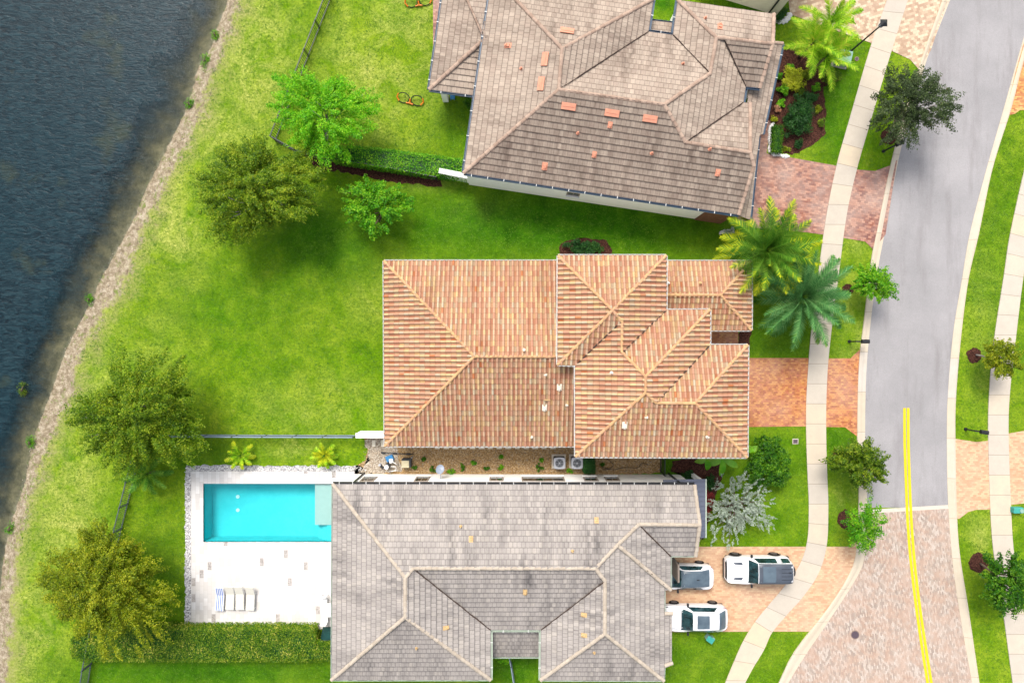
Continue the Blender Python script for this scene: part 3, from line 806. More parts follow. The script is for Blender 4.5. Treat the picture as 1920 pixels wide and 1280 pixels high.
def inset(poly, d):
    """inset a ccw plan polygon"""
    a = sum(poly[i][0] * poly[(i + 1) % len(poly)][1] - poly[(i + 1) % len(poly)][0] * poly[i][1] for i in range(len(poly)))
    p = [np.array(q[:2], float) for q in (poly if a > 0 else poly[::-1])]
    n = len(p); out = []
    for i in range(n):
        e1 = p[i] - p[i - 1]; e2 = p[(i + 1) % n] - p[i]
        n1 = np.array([-e1[1], e1[0]]) / np.linalg.norm(e1); n2 = np.array([-e2[1], e2[0]]) / np.linalg.norm(e2)
        m = n1 + n2; k = max(0.35, 1 + n1 @ n2)
        out.append(tuple(p[i] + m * d / k))
    return out

class Roof:
    def __init__(self, root, style, mats, cap, conv, slope, part="roof", tw=0.3, tl=0.36):
        self.root = root; self.style = style; self.mats = mats; self.cap = cap; self.conv = conv
        self.slope = slope; self.part = part; self.tw = tw; self.tl = tl
        self.P = {}; self.F = []; self.fid = random.randint(1, 40)
    def verts(self, h_e, eaves, ridges):
        for k, p in eaves.items(): self.P[k] = [self.conv(*p), h_e]
        for k, p in ridges.items(): self.P[k] = [self.conv(*p), None]
    def facets(self, lst):
        self.F = lst
        # solve the free heights so that every facet keeps the roof's pitch
        free = [k for k in self.P if self.P[k][1] is None]
        hs = {k: self.base_h(k) + 1.0 for k in free}; self.freek = set(free)
        for it in range(25):
            new = {}
            for k in free:
                vals = []
                for names, ea, eb in lst:
                    if k in names:
                        A = self.w(ea, hs); B = self.w(eb, hs); q = self.w(k, hs)
                        d = (B - A); d.z = 0; L = d.length; n_ = Vector((-d.y, d.x, 0)) / L
                        vals.append(A.z + self.slope * abs((q - A).dot(n_)))
                new[k] = sum(vals) / len(vals) if vals else hs[k]
            hs = new
        for k in free: self.P[k][1] = hs[k]
        self.V = {k: W(self.P[k][0][0], self.P[k][0][1], self.P[k][1]) for k in self.P}
    def base_h(self, k):
        return min(v[1] for v in self.P.values() if v[1] is not None)
    def w(self, k, hs):
        p, h = self.P[k]
        return W(p[0], p[1], hs[k] if h is None else h)
    def build(self, underlay=True):
        V = []; F = []; UV = []
        self.frames = []
        un = MB()
        for names, ea, eb in self.F:
            self.fid += 1
            pts = [self.V[k] for k in names]
            A, B = self.V[ea], self.V[eb]
            n_ = Vector((0, 0, 0))
            for i in range(len(pts)):
                a, b = pts[i], pts[(i + 1) % len(pts)]
                n_ += Vector(((a.y - b.y) * (a.z + b.z), (a.z - b.z) * (a.x + b.x), (a.x - b.x) * (a.y + b.y)))
            n_.normalize()
            if n_.z < 0: n_ = -n_
            c0 = sum(pts, Vector((0, 0, 0))) / len(pts)
            U = (B - A); U -= n_ * U.dot(n_); U.normalize()
            Vd = n_.cross(U)
            if Vd.z < 0: U = -U; Vd = -Vd
            O = A - n_ * (A - c0).dot(n_)
            if any(k in self.freek for k in names):
                # exact pitch through the eave line
                D = B - A; D.z = 0; D.normalize(); s_ = Vector((-D.y, D.x, 0))
                if (Vector((c0.x, c0.y, 0)) - Vector((A.x, A.y, 0))).dot(s_) < 0: s_ = -s_
                U = D; Vd = (s_ + Vector((0, 0, self.slope))).normalized(); n_ = U.cross(Vd)
                if n_.z < 0: U = -U; n_ = -n_
                O = A.copy()
                pts = [Vector((p.x, p.y, O.z - (n_.x * (p.x - O.x) + n_.y * (p.y - O.y)) / n_.z)) for p in pts]
            # start u at the facet's left end
            poly = [((p - O).dot(U), (p - O).dot(Vd)) for p in pts]
            vmin = min(p[1] for p in poly); vmax = max(p[1] for p in poly); umin = min(p[0] for p in poly); umax = max(p[0] for p in poly)
            self.frames.append((poly, O, U, Vd, n_, names))
            if parea(poly) < 0.05: continue
            un.add([p - n_ * 0.03 for p in pts] if (pts[1] - pts[0]).cross(pts[2] - pts[1]).z > 0 else [p - n_ * 0.03 for p in pts][::-1], [tuple(range(len(pts)))])
            tw, tl = self.tw, self.tl
            r0 = int(math.floor(min(vmin, 0) / tl)); r1 = int(math.ceil(vmax / tl))
            ou = self.fid * 98; ov = self.fid * 31
            def emit(cell, hf, row, st):
                b = len(V)
                for (u, v) in cell:
                    V.append(O + U * u + Vd * v + n_ * hf(u, v))
                    UV.append(((u / tw - st) + ou, v / tl + ov))
                F.append(tuple(range(b, b + len(cell))))
            if self.style == 'flat':
                for r in range(r0, r1 + 1):
                    st = 0.5 * (r % 2)
                    c0_ = int(math.floor(umin / tw - st)) - 1; c1_ = int(math.ceil(umax / tw)) + 1
                    v0 = r * tl; v1 = v0 + tl * 1.06
                    for c in range(c0_, c1_):
                        u0 = (c + st) * tw + 0.006; u1 = (c + 1 + st) * tw - 0.006
                        if u1 < umin or u0 > umax: continue
                        cell = clip_cell(poly, u0, u1, v0, v1)
                        if not cell or parea(cell) < 0.002: continue
                        jt = random.uniform(-0.006, 0.006); tx = random.uniform(-0.02, 0.02)
                        hf = lambda u, v: 0.05 + jt + tx * (u - u0) - 0.05 * (v - v0) / (v1 - v0)
                        # uv kept inside the tile's own cell
                        b = len(V)
                        for (u, v) in cell:
                            V.append(O + U * u + Vd * v + n_ * hf(u, v))
                            UV.append((c + ou + 0.02 + 0.96 * (u - u0) / (u1 - u0), r + ov + 0.01 + 0.97 * (v - v0) / (v1 - v0)))
                        F.append(tuple(range(b, b + len(cell))))
                        lowp = [p for p in cell if abs(p[1] - v0) < 1e-6]
                        if len(lowp) == 2:
                            lowp.sort()
                            b = len(V)
                            for (u, v), h_ in ((lowp[0], -0.02), (lowp[1], -0.02), (lowp[1], None), (lowp[0], None)):
                                V.append(O + U * u + Vd * v + n_ * (hf(u, v) if h_ is None else h_))
                                UV.append((c + ou + 0.5, r + ov + 0.02))
                            F.append((b, b + 1, b + 2, b + 3))
            else:
                # barrel tiles: pan and cover profile
                prof = [(0.0, 0.0), (0.1, -0.018), (0.26, -0.03), (0.42, -0.018), (0.5, 0.0), (0.56, 0.045), (0.66, 0.075), (0.76, 0.083), (0.86, 0.075), (0.95, 0.045)]
                br = [p[0] for p in prof] + [1.0]; hh = [p[1] for p in prof] + [0.0]
                def H(u, v):
                    f = u / tw; f -= math.floor(f)
                    hv = v / tl; hv -= math.floor(hv)
                    return float(np.interp(f, br, hh))
                for r in range(r0, r1 + 1):
                    v0 = r * tl; v1 = v0 + tl
                    rp = clip_cell(poly, -1e6, 1e6, v0, v1)
                    if not rp: continue
                    ua = min(p[0] for p in rp); ub = max(p[0] for p in rp)
                    for c in range(int(math.floor(ua / tw)), int(math.ceil(ub / tw)) + 1):
                        jt = random.uniform(0, 0.008)
                        for k in range(len(br) - 1):
                            u0 = (c + br[k]) * tw; u1 = (c + br[k + 1]) * tw
                            if u1 <= ua or u0 >= ub: continue
                            cell = clip_cell(rp, u0, u1, v0, v1)
                            if not cell or parea(cell) < 0.0002: continue
                            ha, hb = hh[k], hh[k + 1]
                            part = 0 if k < 4 else 1
                            hf = lambda u, v: ha + (hb - ha) * (u - u0) / (u1 - u0) + (0.045 + jt) * (1 - (v - v0) / tl)
                            b = len(V)
                            for (u, v) in cell:
                                V.append(O + U * u + Vd * v + n_ * hf(u, v))
                                UV.append((2 * c + part + 0.5 + ou, r + ov + 0.01 + 0.97 * (v - v0) / tl))
                            F.append(tuple(range(b, b + len(cell))))
                            lowp = sorted([p for p in cell if abs(p[1] - v0) < 1e-6])
                            if len(lowp) == 2:
                                b = len(V)
                                for (u, v), up_ in ((lowp[0], 0), (lowp[1], 0), (lowp[1], 1), (lowp[0], 1)):
                                    V.append(O + U * u + Vd * v + n_ * (hf(u, v) if up_ else hf(u, v) - 0.05))
                                    UV.append((2 * c + part + 0.5 + ou, r + ov + 0.02))
                                F.append((b, b + 1, b + 2, b + 3))
        UVf = [UV[i] for f in F for i in f]
        self.obj = link_mesh(self.part, V, F, self.mats, self.root, uv=UVf)
        # normals must look outwards
        me = self.obj.data
        un.build("roof_deck", M["underlay"], self.obj)
        return self.obj
    def caps(self, lines, r=0.1, lift=0.03):
        for ln in lines:
            pts = [self.V[k] if isinstance(k, str) else k for k in ln]
            mb = MB()
            for a, b in zip(pts[:-1], pts[1:]):
                if a.z > b.z: a, b = b, a
                L = (b - a).length; n_ = max(1, round(L / 0.4)); d = (b - a) / n_
                dn = d.normalized(); side = dn.cross(Vector((0, 0, 1))).normalized(); up = side.cross(dn)
                for k in range(n_):
                    p0 = a + d * k + up * (lift + 0.035); p1 = a + d * (k + 1) + dn * 0.05 + up * lift
                    jx = random.uniform(-0.01, 0.01)
                    vs_ = []
                    for (p, rr) in ((p0, r * 1.08), (p1, r * 0.92)):
                        for q in range(7):
                            t_ = math.pi * q / 6
                            vs_.append(p + side * (math.cos(t_) * rr + jx) + up * (math.sin(t_) * rr * 0.8 - 0.03))
                    fs_ = [(q, q + 1, 8 + q, 7 + q) for q in range(6)] + [tuple(range(6, -1, -1))]
                    mb.add(vs_, fs_)
            mb.build("ridge_cap", self.cap, self.obj)
    def valleys(self, lines):
        for a, b in lines:
            a, b = self.V[a], self.V[b]; d = (b - a).normalized(); s = d.cross(Vector((0, 0, 1))).normalized(); mb = MB()
            n = max(2, int((b - a).length / 0.35)); pts = [a + (b - a) * k / n + Vector((0, 0, 0.075)) + s * random.uniform(-.015, .015) for k in range(n + 1)]
            mb.tube(pts, [random.uniform(.022, .05) for _ in pts], 6)
            mb.build("valley_debris", M["underlay"], self.obj)
    def at(self, x, y):
        """world point on the roof seen at converted px of zoom coords (x,y) -> (P,U,V,n)"""
        px, py = self.conv(x, y)
        o = Vector((0, 0, CAM_H)); t_ = W(px, py, 0); d = (t_ - o)
        best = None
        for poly, O, U, Vd, n_, names in self.frames:
            den = d.dot(n_)
            s = (O - o).dot(n_) / den
            P_ = o + d * s
            u, v = (P_ - O).dot(U), (P_ - O).dot(Vd)
            inside = False; n = len(poly)
            for i in range(n):
                (x1, y1), (x2, y2) = poly[i], poly[(i + 1) % n]
                if (y1 > v) != (y2 > v) and u < (x2 - x1) * (v - y1) / (y2 - y1) + x1: inside = not inside
            if inside and (best is None or P_.z > best[0].z): best = (P_, U, Vd, n_)
        return best
    def gutter(self, lines, mat, w=0.12, brackets=None, out=0.02, name="gutter"):
        for ln in lines:
            a, b = self.V[ln[0]].copy(), self.V[ln[1]].copy()
            d = (b - a).normalized(); side = d.cross(Vector((0, 0, 1)))
            # outward = away from the facet centre
            cen = None
            for names, ea, eb in self.F:
                if ln[0] in names and ln[1] in names:
                    cen = sum((self.V[k] for k in names), Vector((0, 0, 0))) / len(names)
            if cen is not None and (cen - a).dot(side) > 0: side = -side
            mb = MB(); c = (a + b) / 2 + side * (w / 2 + out) + Vector((0, 0, -0.02)); L = (b - a).length / 2
            hz = Vector((0, 0, 0.07))
            mb.obox(c + side * (w / 2 - 0.008), d * L, side * 0.008, hz)
            mb.obox(c - side * (w / 2 - 0.008), d * L, side * 0.008, hz)
            mb.obox(c - Vector((0, 0, 0.062)), d * (L - .002), side * (w / 2 - .017), Vector((0, 0, 0.008)))
            g = mb.build(name, mat, self.root)
            if brackets:
                n_ = int(L * 2 / brackets)
                for i in range(n_):
                    p = a + (b - a) * ((i + 0.5) / n_) + side * (w / 2 + out) + Vector((0, 0, 0.06))
                    k = MB(); k.obox(p, d * 0.018, side * (w / 2 + 0.02), Vector((0, 0, 0.012)))
                    k.build("bracket", M["white_trim"], g)
    def eave_close(self, poly_names, depth=0.18, mat=None):
        """soffit and fascia under the eaves"""
        P_ = [(self.V[k].x, self.V[k].y) for k in poly_names]
        z = min(self.V[k].z for k in poly_names)
        mb = MB(); mb.prism(inset(P_, 0.03), z - depth, z - 0.03)
        mb.build("soffit", mat or M["white_trim"], self.root)
        return P_, z - depth
    def vent(self, x, y, mat, kind="hood", s=1.0):
        r_ = self.at(x, y)
        if r_ is None: return
        P_, U, Vd, n_ = r_
        mb = MB()
        if kind == "hood":
            mb.obox(P_ + n_ * 0.09 * s - Vd * 0.05, U * 0.11 * s, Vd * 0.16 * s, n_ * 0.07 * s, bev=0.03)
            mb.obox(P_ + n_ * 0.055, U * 0.17 * s, Vd * 0.24 * s, n_ * 0.012)
            mb.tube([P_ - Vd * 0.22 * s + n_ * 0.1 * s, P_ - Vd * 0.05 * s + n_ * 0.14 * s], [0.09 * s, 0.1 * s], 10)
        elif kind == "pipe":
            mb.tube([P_, P_ + Vector((0, 0, 0.32 * s))], 0.05 * s, 10)
            mb.tube([P_ + n_ * 0.03, P_ + Vector((0, 0, 0.12))], [0.13 * s, 0.07 * s], 12)
        elif kind == "tile":
            mb.obox(P_ + n_ * 0.085 * s, U * 0.42 * s, Vd * 0.2 * s, n_ * 0.035, bev=0.015)
            mb.obox(P_ + n_ * 0.12 + Vd * 0.02, U * 0.36 * s, Vd * 0.05, n_ * 0.03, bev=0.01)
        mb.build({"hood": "roof_vent", "pipe": "vent_pipe", "tile": "vent_tile"}[kind], mat, self.obj)

def wall_mesh(root, poly, z1, mat, d=0.1, z0=-0.15, name="wall"):
    P_ = inset(poly, d)
    mb = MB(); mb.prism(P_, z0, z1 - 0.002, bottom=False)
    return mb.build(name, mat, root), P_
def window(root, p, nrm, w, h, zc, frame=None):
    """p plan point on the wall, nrm outward plan normal"""
    n_ = Vector((nrm[0], nrm[1], 0)).normalized(); s = Vector((-n_.y, n_.x, 0)); z = Vector((0, 0, 1))
    c = Vector((p[0], p[1], zc))
    mb = MB(); f = frame or M["window_frame"]
    for sg in (-1, 1):
        mb.obox(c + s * sg * (w / 2 + .05) + n_ * 0.015, s * 0.05, n_ * 0.02, z * (h / 2 + 0.1))
        mb.obox(c + z * sg * (h / 2 + .05) + n_ * 0.015, s * (w / 2), n_ * 0.02, z * 0.05)
    mb.obox(c + n_ * 0.025, s * 0.02, n_ * 0.008, z * (h / 2))
    wn_ = mb.build("window", f, root)
    g = MB(); g.obox(c + n_ * 0.012, s * (w / 2), n_ * 0.012, z * (h / 2)); g.build("pane", M["glass_dark"], wn_)
    sl = MB(); sl.obox(c - z * (h / 2 + .13) + n_ * 0.06, s * (w / 2 + .12), n_ * 0.08, z * 0.03); sl.build("sill", M["white_trim"], wn_)

# ---- the clay roofed house in the middle
cz = lambda x, y: (700 + x / 2.595, 460 + y / 2.595)
H1 = empty("tiled_house", W(1000, 660), "two storey house with orange and pink barrel tile roof in the middle", "house")
back = Roof(H1, 'barrel', M["tile_clay"], M["cap_clay"], cz, 0.385, "back_roof", tw=0.32, tl=0.4)
back.verts(3.3, dict(A=(52, 76), B=(57, 975), C=(1010, 975), D=(952, 76), C2=(1010, 975)), dict(R=(492, 540), S=(952, 541)))
back.P['S'] = [cz(952, 541), None]; back.P['T'] = [cz(1010, 545), None]
back.facets([(['A', 'R', 'B'], 'A', 'B'), (['A', 'D', 'S', 'R'], 'A', 'D'), (['B', 'R', 'S', 'T', 'C'], 'B', 'C')])
back.build()
back.caps([('A', 'R'), ('B', 'R'), ('R', 'S')])
back.gutter([('A', 'B'), ('A', 'D'), ('B', 'C')], M["white_trim"], w=0.06, out=0.035, name="drip_edge")
P_, z_ = back.eave_close(['A', 'B', 'C', 'D'])
w1, wp = wall_mesh(H1, P_, z_, M["stucco_cream"], 0.45)
low = Roof(H1, 'barrel', M["tile_clay"], M["cap_clay"], cz, 0.385, "entry_roof", tw=0.32, tl=0.4)
low.verts(3.3, dict(A=(1360, 77), B=(1840, 77), C=(1838, 412), D=(1360, 412)), dict(R=(1690, 242), S=(1360, 240)))
low.facets([(['A', 'B', 'R', 'S'], 'A', 'B'), (['B', 'C', 'R'], 'B', 'C'), (['C', 'D', 'S', 'R'], 'C', 'D')])
low.build(); low.caps([('S', 'R'), ('B', 'R'), ('C', 'R')])
low.gutter([('A', 'B'), ('B', 'C'), ('C', 'D')], M["white_trim"], w=0.06, out=0.035, name="drip_edge")
P_, z_ = low.eave_close(['A', 'B', 'C', 'D']); wall_mesh(H1, P_, z_, M["stucco_cream"], 0.4)
top = Roof(H1, 'barrel', M["tile_clay"], M["cap_clay"], cz, 0.385, "roof", tw=0.32, tl=0.4)
top.verts(6.3, dict(NW=(899, 50), NE=(1424, 50), E1=(1424, 315), M1=(1636, 313), M2=(1636, 485), F1=(1821, 485), F2=(1817, 1029), G1=(984, 1026), G2=(983, 583), SW=(897, 580)),
          dict(PK=(1165, 316), K1=(1210, 372), K2=(1210, 520), K3=(1325, 638), K4=(1325, 716), K5=(1375, 766), K6=(1566, 767), VV=(1190, 385)))
top.facets([(['NW', 'NE', 'PK'], 'NW', 'NE'), (['NE', 'E1', 'K2', 'K1', 'PK'], 'NE', 'E1'), (['NW', 'PK', 'SW'], 'NW', 'SW'), (['SW', 'PK', 'K1', 'VV', 'G2'], 'SW', 'G2'),
            (['G2', 'VV', 'K1', 'K2', 'K3', 'K4', 'G1'], 'G2', 'G1'), (['G1', 'K4', 'K5', 'K6', 'F2'], 'G1', 'F2'), (['F2', 'K6', 'F1'], 'F1', 'F2'),
            (['F1', 'K6', 'K5', 'M2'], 'F1', 'M2'), (['M2', 'K5', 'K4', 'K3', 'M1'], 'M1', 'M2'), (['M1', 'K3', 'K2', 'E1'], 'E1', 'M1')])
top.build()
top.caps([('NW', 'PK'), ('NE', 'PK'), ('SW', 'PK'), ('PK', 'K1', 'K2', 'K3', 'K4', 'K5', 'K6'), ('M1', 'K3'), ('F1', 'K6'), ('F2', 'K6'), ('G1', 'K4')])
top.valleys([('E1', 'K2'), ('M2', 'K5'), ('G2', 'VV')])
top.gutter([('NW', 'NE'), ('NE', 'E1'), ('E1', 'M1'), ('M1', 'M2'), ('M2', 'F1'), ('F1', 'F2'), ('G1', 'F2'), ('G1', 'G2'), ('SW', 'NW'), ('SW', 'G2')], M["white_trim"], w=0.06, out=0.035, name="drip_edge")
P_, z_ = top.eave_close(['NW', 'SW', 'G2', 'G1', 'F2', 'F1', 'M2', 'M1', 'E1', 'NE'])
tw_, tp = wall_mesh(H1, P_, z_, M["stucco_cream"], 0.4)
for x, y, k in ((905, 688, "hood"), (833, 787, "hood"), (943, 775, "pipe"), (838, 628, "pipe"), (770, 930, "pipe"), (733, 510, "pipe")):
    back.vent(x, y, M["paver_pale"], k, 1.0)
for x, y, k in ((1222, 872, "hood"), (1328, 835, "pipe"), (1625, 930, "pipe"), (1160, 620, "pipe")): top.vent(x, y, M["paver_pale"], k, 1.0)
low.vent(1435, 185, M["white_trim"], "pipe"); low.vent(1590, 185, M["vent_cream"], "pipe")
for (x, y) in ((845, 748),):
    r_ = back.at(x, y); mb = MB(); mb.obox(r_[0] + r_[3] * .12, r_[1] * .22, r_[2] * .05, r_[3] * .03, bev=.01); mb.build("roof_vent", M["vent_cream"], back.obj)
# windows all round, doors to the garage
def wall_windows(root, P, z, edge, ts, w=1.2, h=1.3, zc=1.6):
    a, b = Vector(P[edge]), Vector(P[(edge + 1) % len(P)])
    d = b - a; n_ = Vector((d.y, -d.x)).normalized()
    for t_ in ts:
        window(root, a + d * t_, n_, w, h, zc)
for e in range(len(wp)): wall_windows(H1, wp, 0, e, (0.3, 0.6))
for e in range(len(tp)):
    if (Vector(tp[e]) - Vector(tp[(e + 1) % len(tp)])).length > 4: wall_windows(H1, tp, 0, e, (0.35, 0.7), 1.0, 1.2, 4.7)

# garage door facing the orange driveway
e_ = max(range(len(tp)), key=lambda i: (tp[i][0] + tp[(i + 1) % len(tp)][0]) - 100 * (abs(tp[i][0] - tp[(i + 1) % len(tp)][0]) > .3))
gx_, gy_ = tp[e_][0], (tp[e_][1] + tp[(e_ + 1) % len(tp)][1]) / 2
mb = MB(); mb.box(gx_ + .03, gy_, 0, .1, 4.8, 2.3)
gd_ = mb.build("garage_door", M["white_trim"], H1)
mb = MB()
for k in range(4): mb.box(gx_ + .085, gy_, .08 + k * .56, .02, 4.5, .48)
mb.build("door_panel", M["window_frame"], gd_)
# ---- the grey roofed house below
gz = lambda x, y: (600 + x / 2.595, 860 + y / 2.595)
H2 = empty("grey_house", W(950, 1100), "white walled house with weathered grey flat tile roof beside the pool", "house")
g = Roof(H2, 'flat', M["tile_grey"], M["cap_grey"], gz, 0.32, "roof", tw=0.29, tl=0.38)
g.verts(3.9, dict(NW=(62, 122), NE=(1822, 125), SE=(1828, 472), S1=(1706, 472), S2=(1706, 636), T1=(1676, 642), T2=(1676, 752), U1=(1714, 752), U2=(1714, 992), T3=(1676, 1004), FE=(1672, 1077), FW=(1073, 1075), V1=(1075, 830), V2=(830, 830), WE=(830, 1073), WW=(57, 1074)),
        dict(A=(415, 576), B=(455, 532), Cc=(1340, 532), D=(1448, 418), E=(1552, 318), Fr=(1848, 322), G=(1386, 592), Hh=(1386, 850), I=(415, 768)))
g.facets([(['WW', 'I', 'A', 'NW'], 'WW', 'NW'), (['NW', 'A', 'B', 'Cc', 'D', 'E', 'Fr', 'NE'], 'NW', 'NE'), (['B', 'V2', 'V1', 'G', 'Cc'], 'V2', 'V1'),
          (['A', 'I', 'WE', 'V2', 'B'], 'V2', 'WE'), (['WW', 'WE', 'I'], 'WW', 'WE'), (['FW', 'FE', 'Hh'], 'FW', 'FE'), (['V1', 'FW', 'Hh', 'G'], 'V1', 'FW'),
          (['G', 'Hh', 'FE', 'T3', 'U2', 'U1', 'T2', 'T1', 'S2', 'D', 'Cc'], 'T1', 'T2'), (['D', 'S2', 'S1', 'E'], 'S2', 'S1'), (['E', 'S1', 'SE', 'Fr'], 'S1', 'SE')])
g.build()
g.caps([('NW', 'A'), ('A', 'B', 'Cc', 'D', 'E'), ('E', 'Fr'), ('A', 'I'), ('I', 'WW'), ('I', 'WE'), ('Cc', 'G', 'Hh'), ('Hh', 'FW'), ('Hh', 'FE'), ('D', 'S2'), ('NE', 'Fr'), ('Fr', 'SE'), ('T2', 'U1'), ('T3', 'U2')], r=0.13)
g.valleys([('E', 'S1'), ('B', 'V2'), ('G', 'V1'), ('D', 'S2')])
g.gutter([('NW', 'NE')], M["gutter_dark"], w=0.13, brackets=0.9)
g.gutter([('WE', 'V2'), ('V1', 'FW'), ('V2', 'V1')], M["gutter_pale"], w=0.12, brackets=1.2)
g.gutter([('WW', 'NW'), ('WW', 'WE'), ('FW', 'FE'), ('S1', 'S2'), ('S1', 'SE'), ('FE', 'T3'), ('T1', 'T2')], M["gutter_pale"], w=0.07, out=0.0)
eav = ['NW', 'WW', 'WE', 'V2', 'V1', 'FW', 'FE', 'T3', 'T2', 'T1', 'S2', 'S1', 'SE', 'NE']
P_, z_ = g.eave_close(eav)
gp = [(g.V[k].x, g.V[k].y) for k in ['NW', 'WW', 'WE', 'V2', 'V1', 'FW', 'FE', 'T3']]
# garage wall stands back from the eaves over the car doors
bx = W(1225, 0).x
gp += [(g.V['T3'].x, W(0, 1190, 3.9).y), (bx - 1.0, W(0, 1190, 3.9).y), (bx - 1.0, g.V['S1'].y + 0.2), (g.V['S1'].x, g.V['S1'].y), (g.V['SE'].x, g.V['SE'].y), (g.V['NE'].x, g.V['NE'].y)]
w2, wp2 = wall_mesh(H2, gp, z_, M["stucco_white"], 0.06)
mb = MB(); c_ = W(1266, 1062, 2.4); mb.box(c_.x + .1, W(0, 1062, 1.5).y, 0, 0.13, 1.25, 3.0); mb.build("wall_pier", M["pier_stone"], H2)
# gable infill under the rake
mb = MB(); a, b, c_ = g.V['NE'], g.V['SE'], g.V['Fr']
mb.add([a + Vector((-.1, -.1, -.1)), b + Vector((-.1, .1, -.1)), c_ + Vector((-.1, 0, -.1))], [(0, 1, 2)]); mb.build("gable", M["stucco_white"], H2)
for x, y, k in ((735, 390, "hood"), (685, 328, "pipe"), (1345, 298, "hood"), (1228, 448, "pipe"), (998, 645, "hood"), (612, 820, "hood"), (1285, 757, "hood"), (1286, 856, "hood"), (470, 918, "pipe"), (1334, 940, "pipe")):
    g.vent(x, y, M["vent_cream"], k, 0.85)
# small lower roof in the court between the wings
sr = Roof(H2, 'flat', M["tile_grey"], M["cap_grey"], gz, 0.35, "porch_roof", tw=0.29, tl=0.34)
sr.verts(2.6, dict(A=(826, 960), B=(1080, 960)), dict(C=(1080, 815), D=(826, 815)))
sr.P['C'][1] = 3.5; sr.P['D'][1] = 3.5
sr.facets([(['A', 'B', 'C', 'D'], 'A', 'B')]); sr.build()
sr.gutter([('A', 'B')], M["gutter_pale"], w=0.1)
# standing seam metal porch roof
mb = MB(); q = [W(1274, 898, 2.7), W(1323, 895, 2.7), W(1323, 1008, 2.7), W(1274, 1010, 2.7)]
x0, x1, y0, y1 = q[0].x - 1.2, q[1].x, q[2].y, q[0].y
mb.obox(((x0 + x1) / 2, (y0 + y1) / 2, 2.75), ((x1 - x0) / 2, 0, -0.12), (0, (y1 - y0) / 2, 0), (0, 0, 0.03))
for k in range(12):
    yy = y0 + (y1 - y0) * (k + 0.5) / 12
    mb.obox(((x0 + x1) / 2, yy, 2.80), ((x1 - x0) / 2, 0, -0.12), (0, 0.012, 0), (0, 0, 0.03))
pr = mb.build("metal_porch_roof", M["metal_blue"], H2)
mb = MB(); mb.box(x1 + 0.04, (y0 + y1) / 2, 2.56, 0.08, y1 - y0, 0.12); mb.build("trim", M["gutter_pale"], pr)
for yy in (y0 + .2, y1 - .2):
    mb = MB(); mb.box(x1 - .25, yy, 0, 0.25, 0.25, 2.6); mb.build("porch_post", M["stucco_white"], H2)
# windows, downspouts and dish on the long north wall
ynw = max(p[1] for p in wp2)
for px, w_, h_ in ((692, 0.9, .8), (792, .9, .8), (931, .9, .6), (1018, 3.2, .7), (1107, .9, .6), (1147, .9, .6)):
    window(H2, ((px - 960) * .04 * (CAM_H - 1.8) / CAM_H, ynw), (0, 1), w_ * .9, h_ * 1.9, 1.9)
for P__, rt_, lim_ in ((wp2, H2, ynw - 0.4),):
    for e in range(len(P__)):
        a_, b_ = Vector(P__[e]), Vector(P__[(e + 1) % len(P__)])
        if (a_ - b_).length > 3 and (a_.y + b_.y) / 2 < lim_ and not (abs(a_.x - b_.x) < .3 and a_.x > 8):
            for t_ in (.3, .7):
                if (a_ - b_).length > 5 or t_ == .3:
                    q_ = a_ + (b_ - a_) * (t_ if (a_ - b_).length > 5 else .5); window(rt_, (q_.x, q_.y), ((b_ - a_).y, -(b_ - a_).x), 1.1, 1.2, 1.7)
for k, (a, b) in enumerate(((683, 882.6), (1253, 886))):
    x_ = W(a, b).x
    mb = MB(); mb.box(x_, ynw + .06, 0, .11, .1, 3.72); mb.build("downspout", M["black_metal"], H2)
dish = MB(); dc = W(825, 874, 2.2); dc.y = ynw + 0.75
bm = bmesh.new(); bmesh.ops.create_uvsphere(bm, u_segments=20, v_segments=12, radius=1.0)
bmesh.ops.delete(bm, geom=[v for v in bm.verts if v.co.z > -0.6], context='VERTS')
bmesh.ops.transform(bm, matrix=Matrix.Translation(dc) @ Matrix.Rotation(R(-20), 4, 'Z') @ Matrix.Rotation(R(-25), 4, 'X') @ Matrix.Diagonal((.42, .5, .25, 1)) @ Matrix.Translation((0, 0, .8)), verts=bm.verts)
dish.bm(bm)
dsh = dish.build("satellite_dish", M["dish_grey"], H2, smooth=True)
mb = MB(); mb.tube([(dc.x, ynw, dc.z - .5), (dc.x, ynw + .35, dc.z - .5), (dc.x, dc.y, dc.z - .05)], .025, 8); mb.tube([dc + Vector((0, 0, 0)), dc + Vector((.1, .1, .4))], .015, 6); mb.build("dish_arm", M["dish_grey"], dsh)

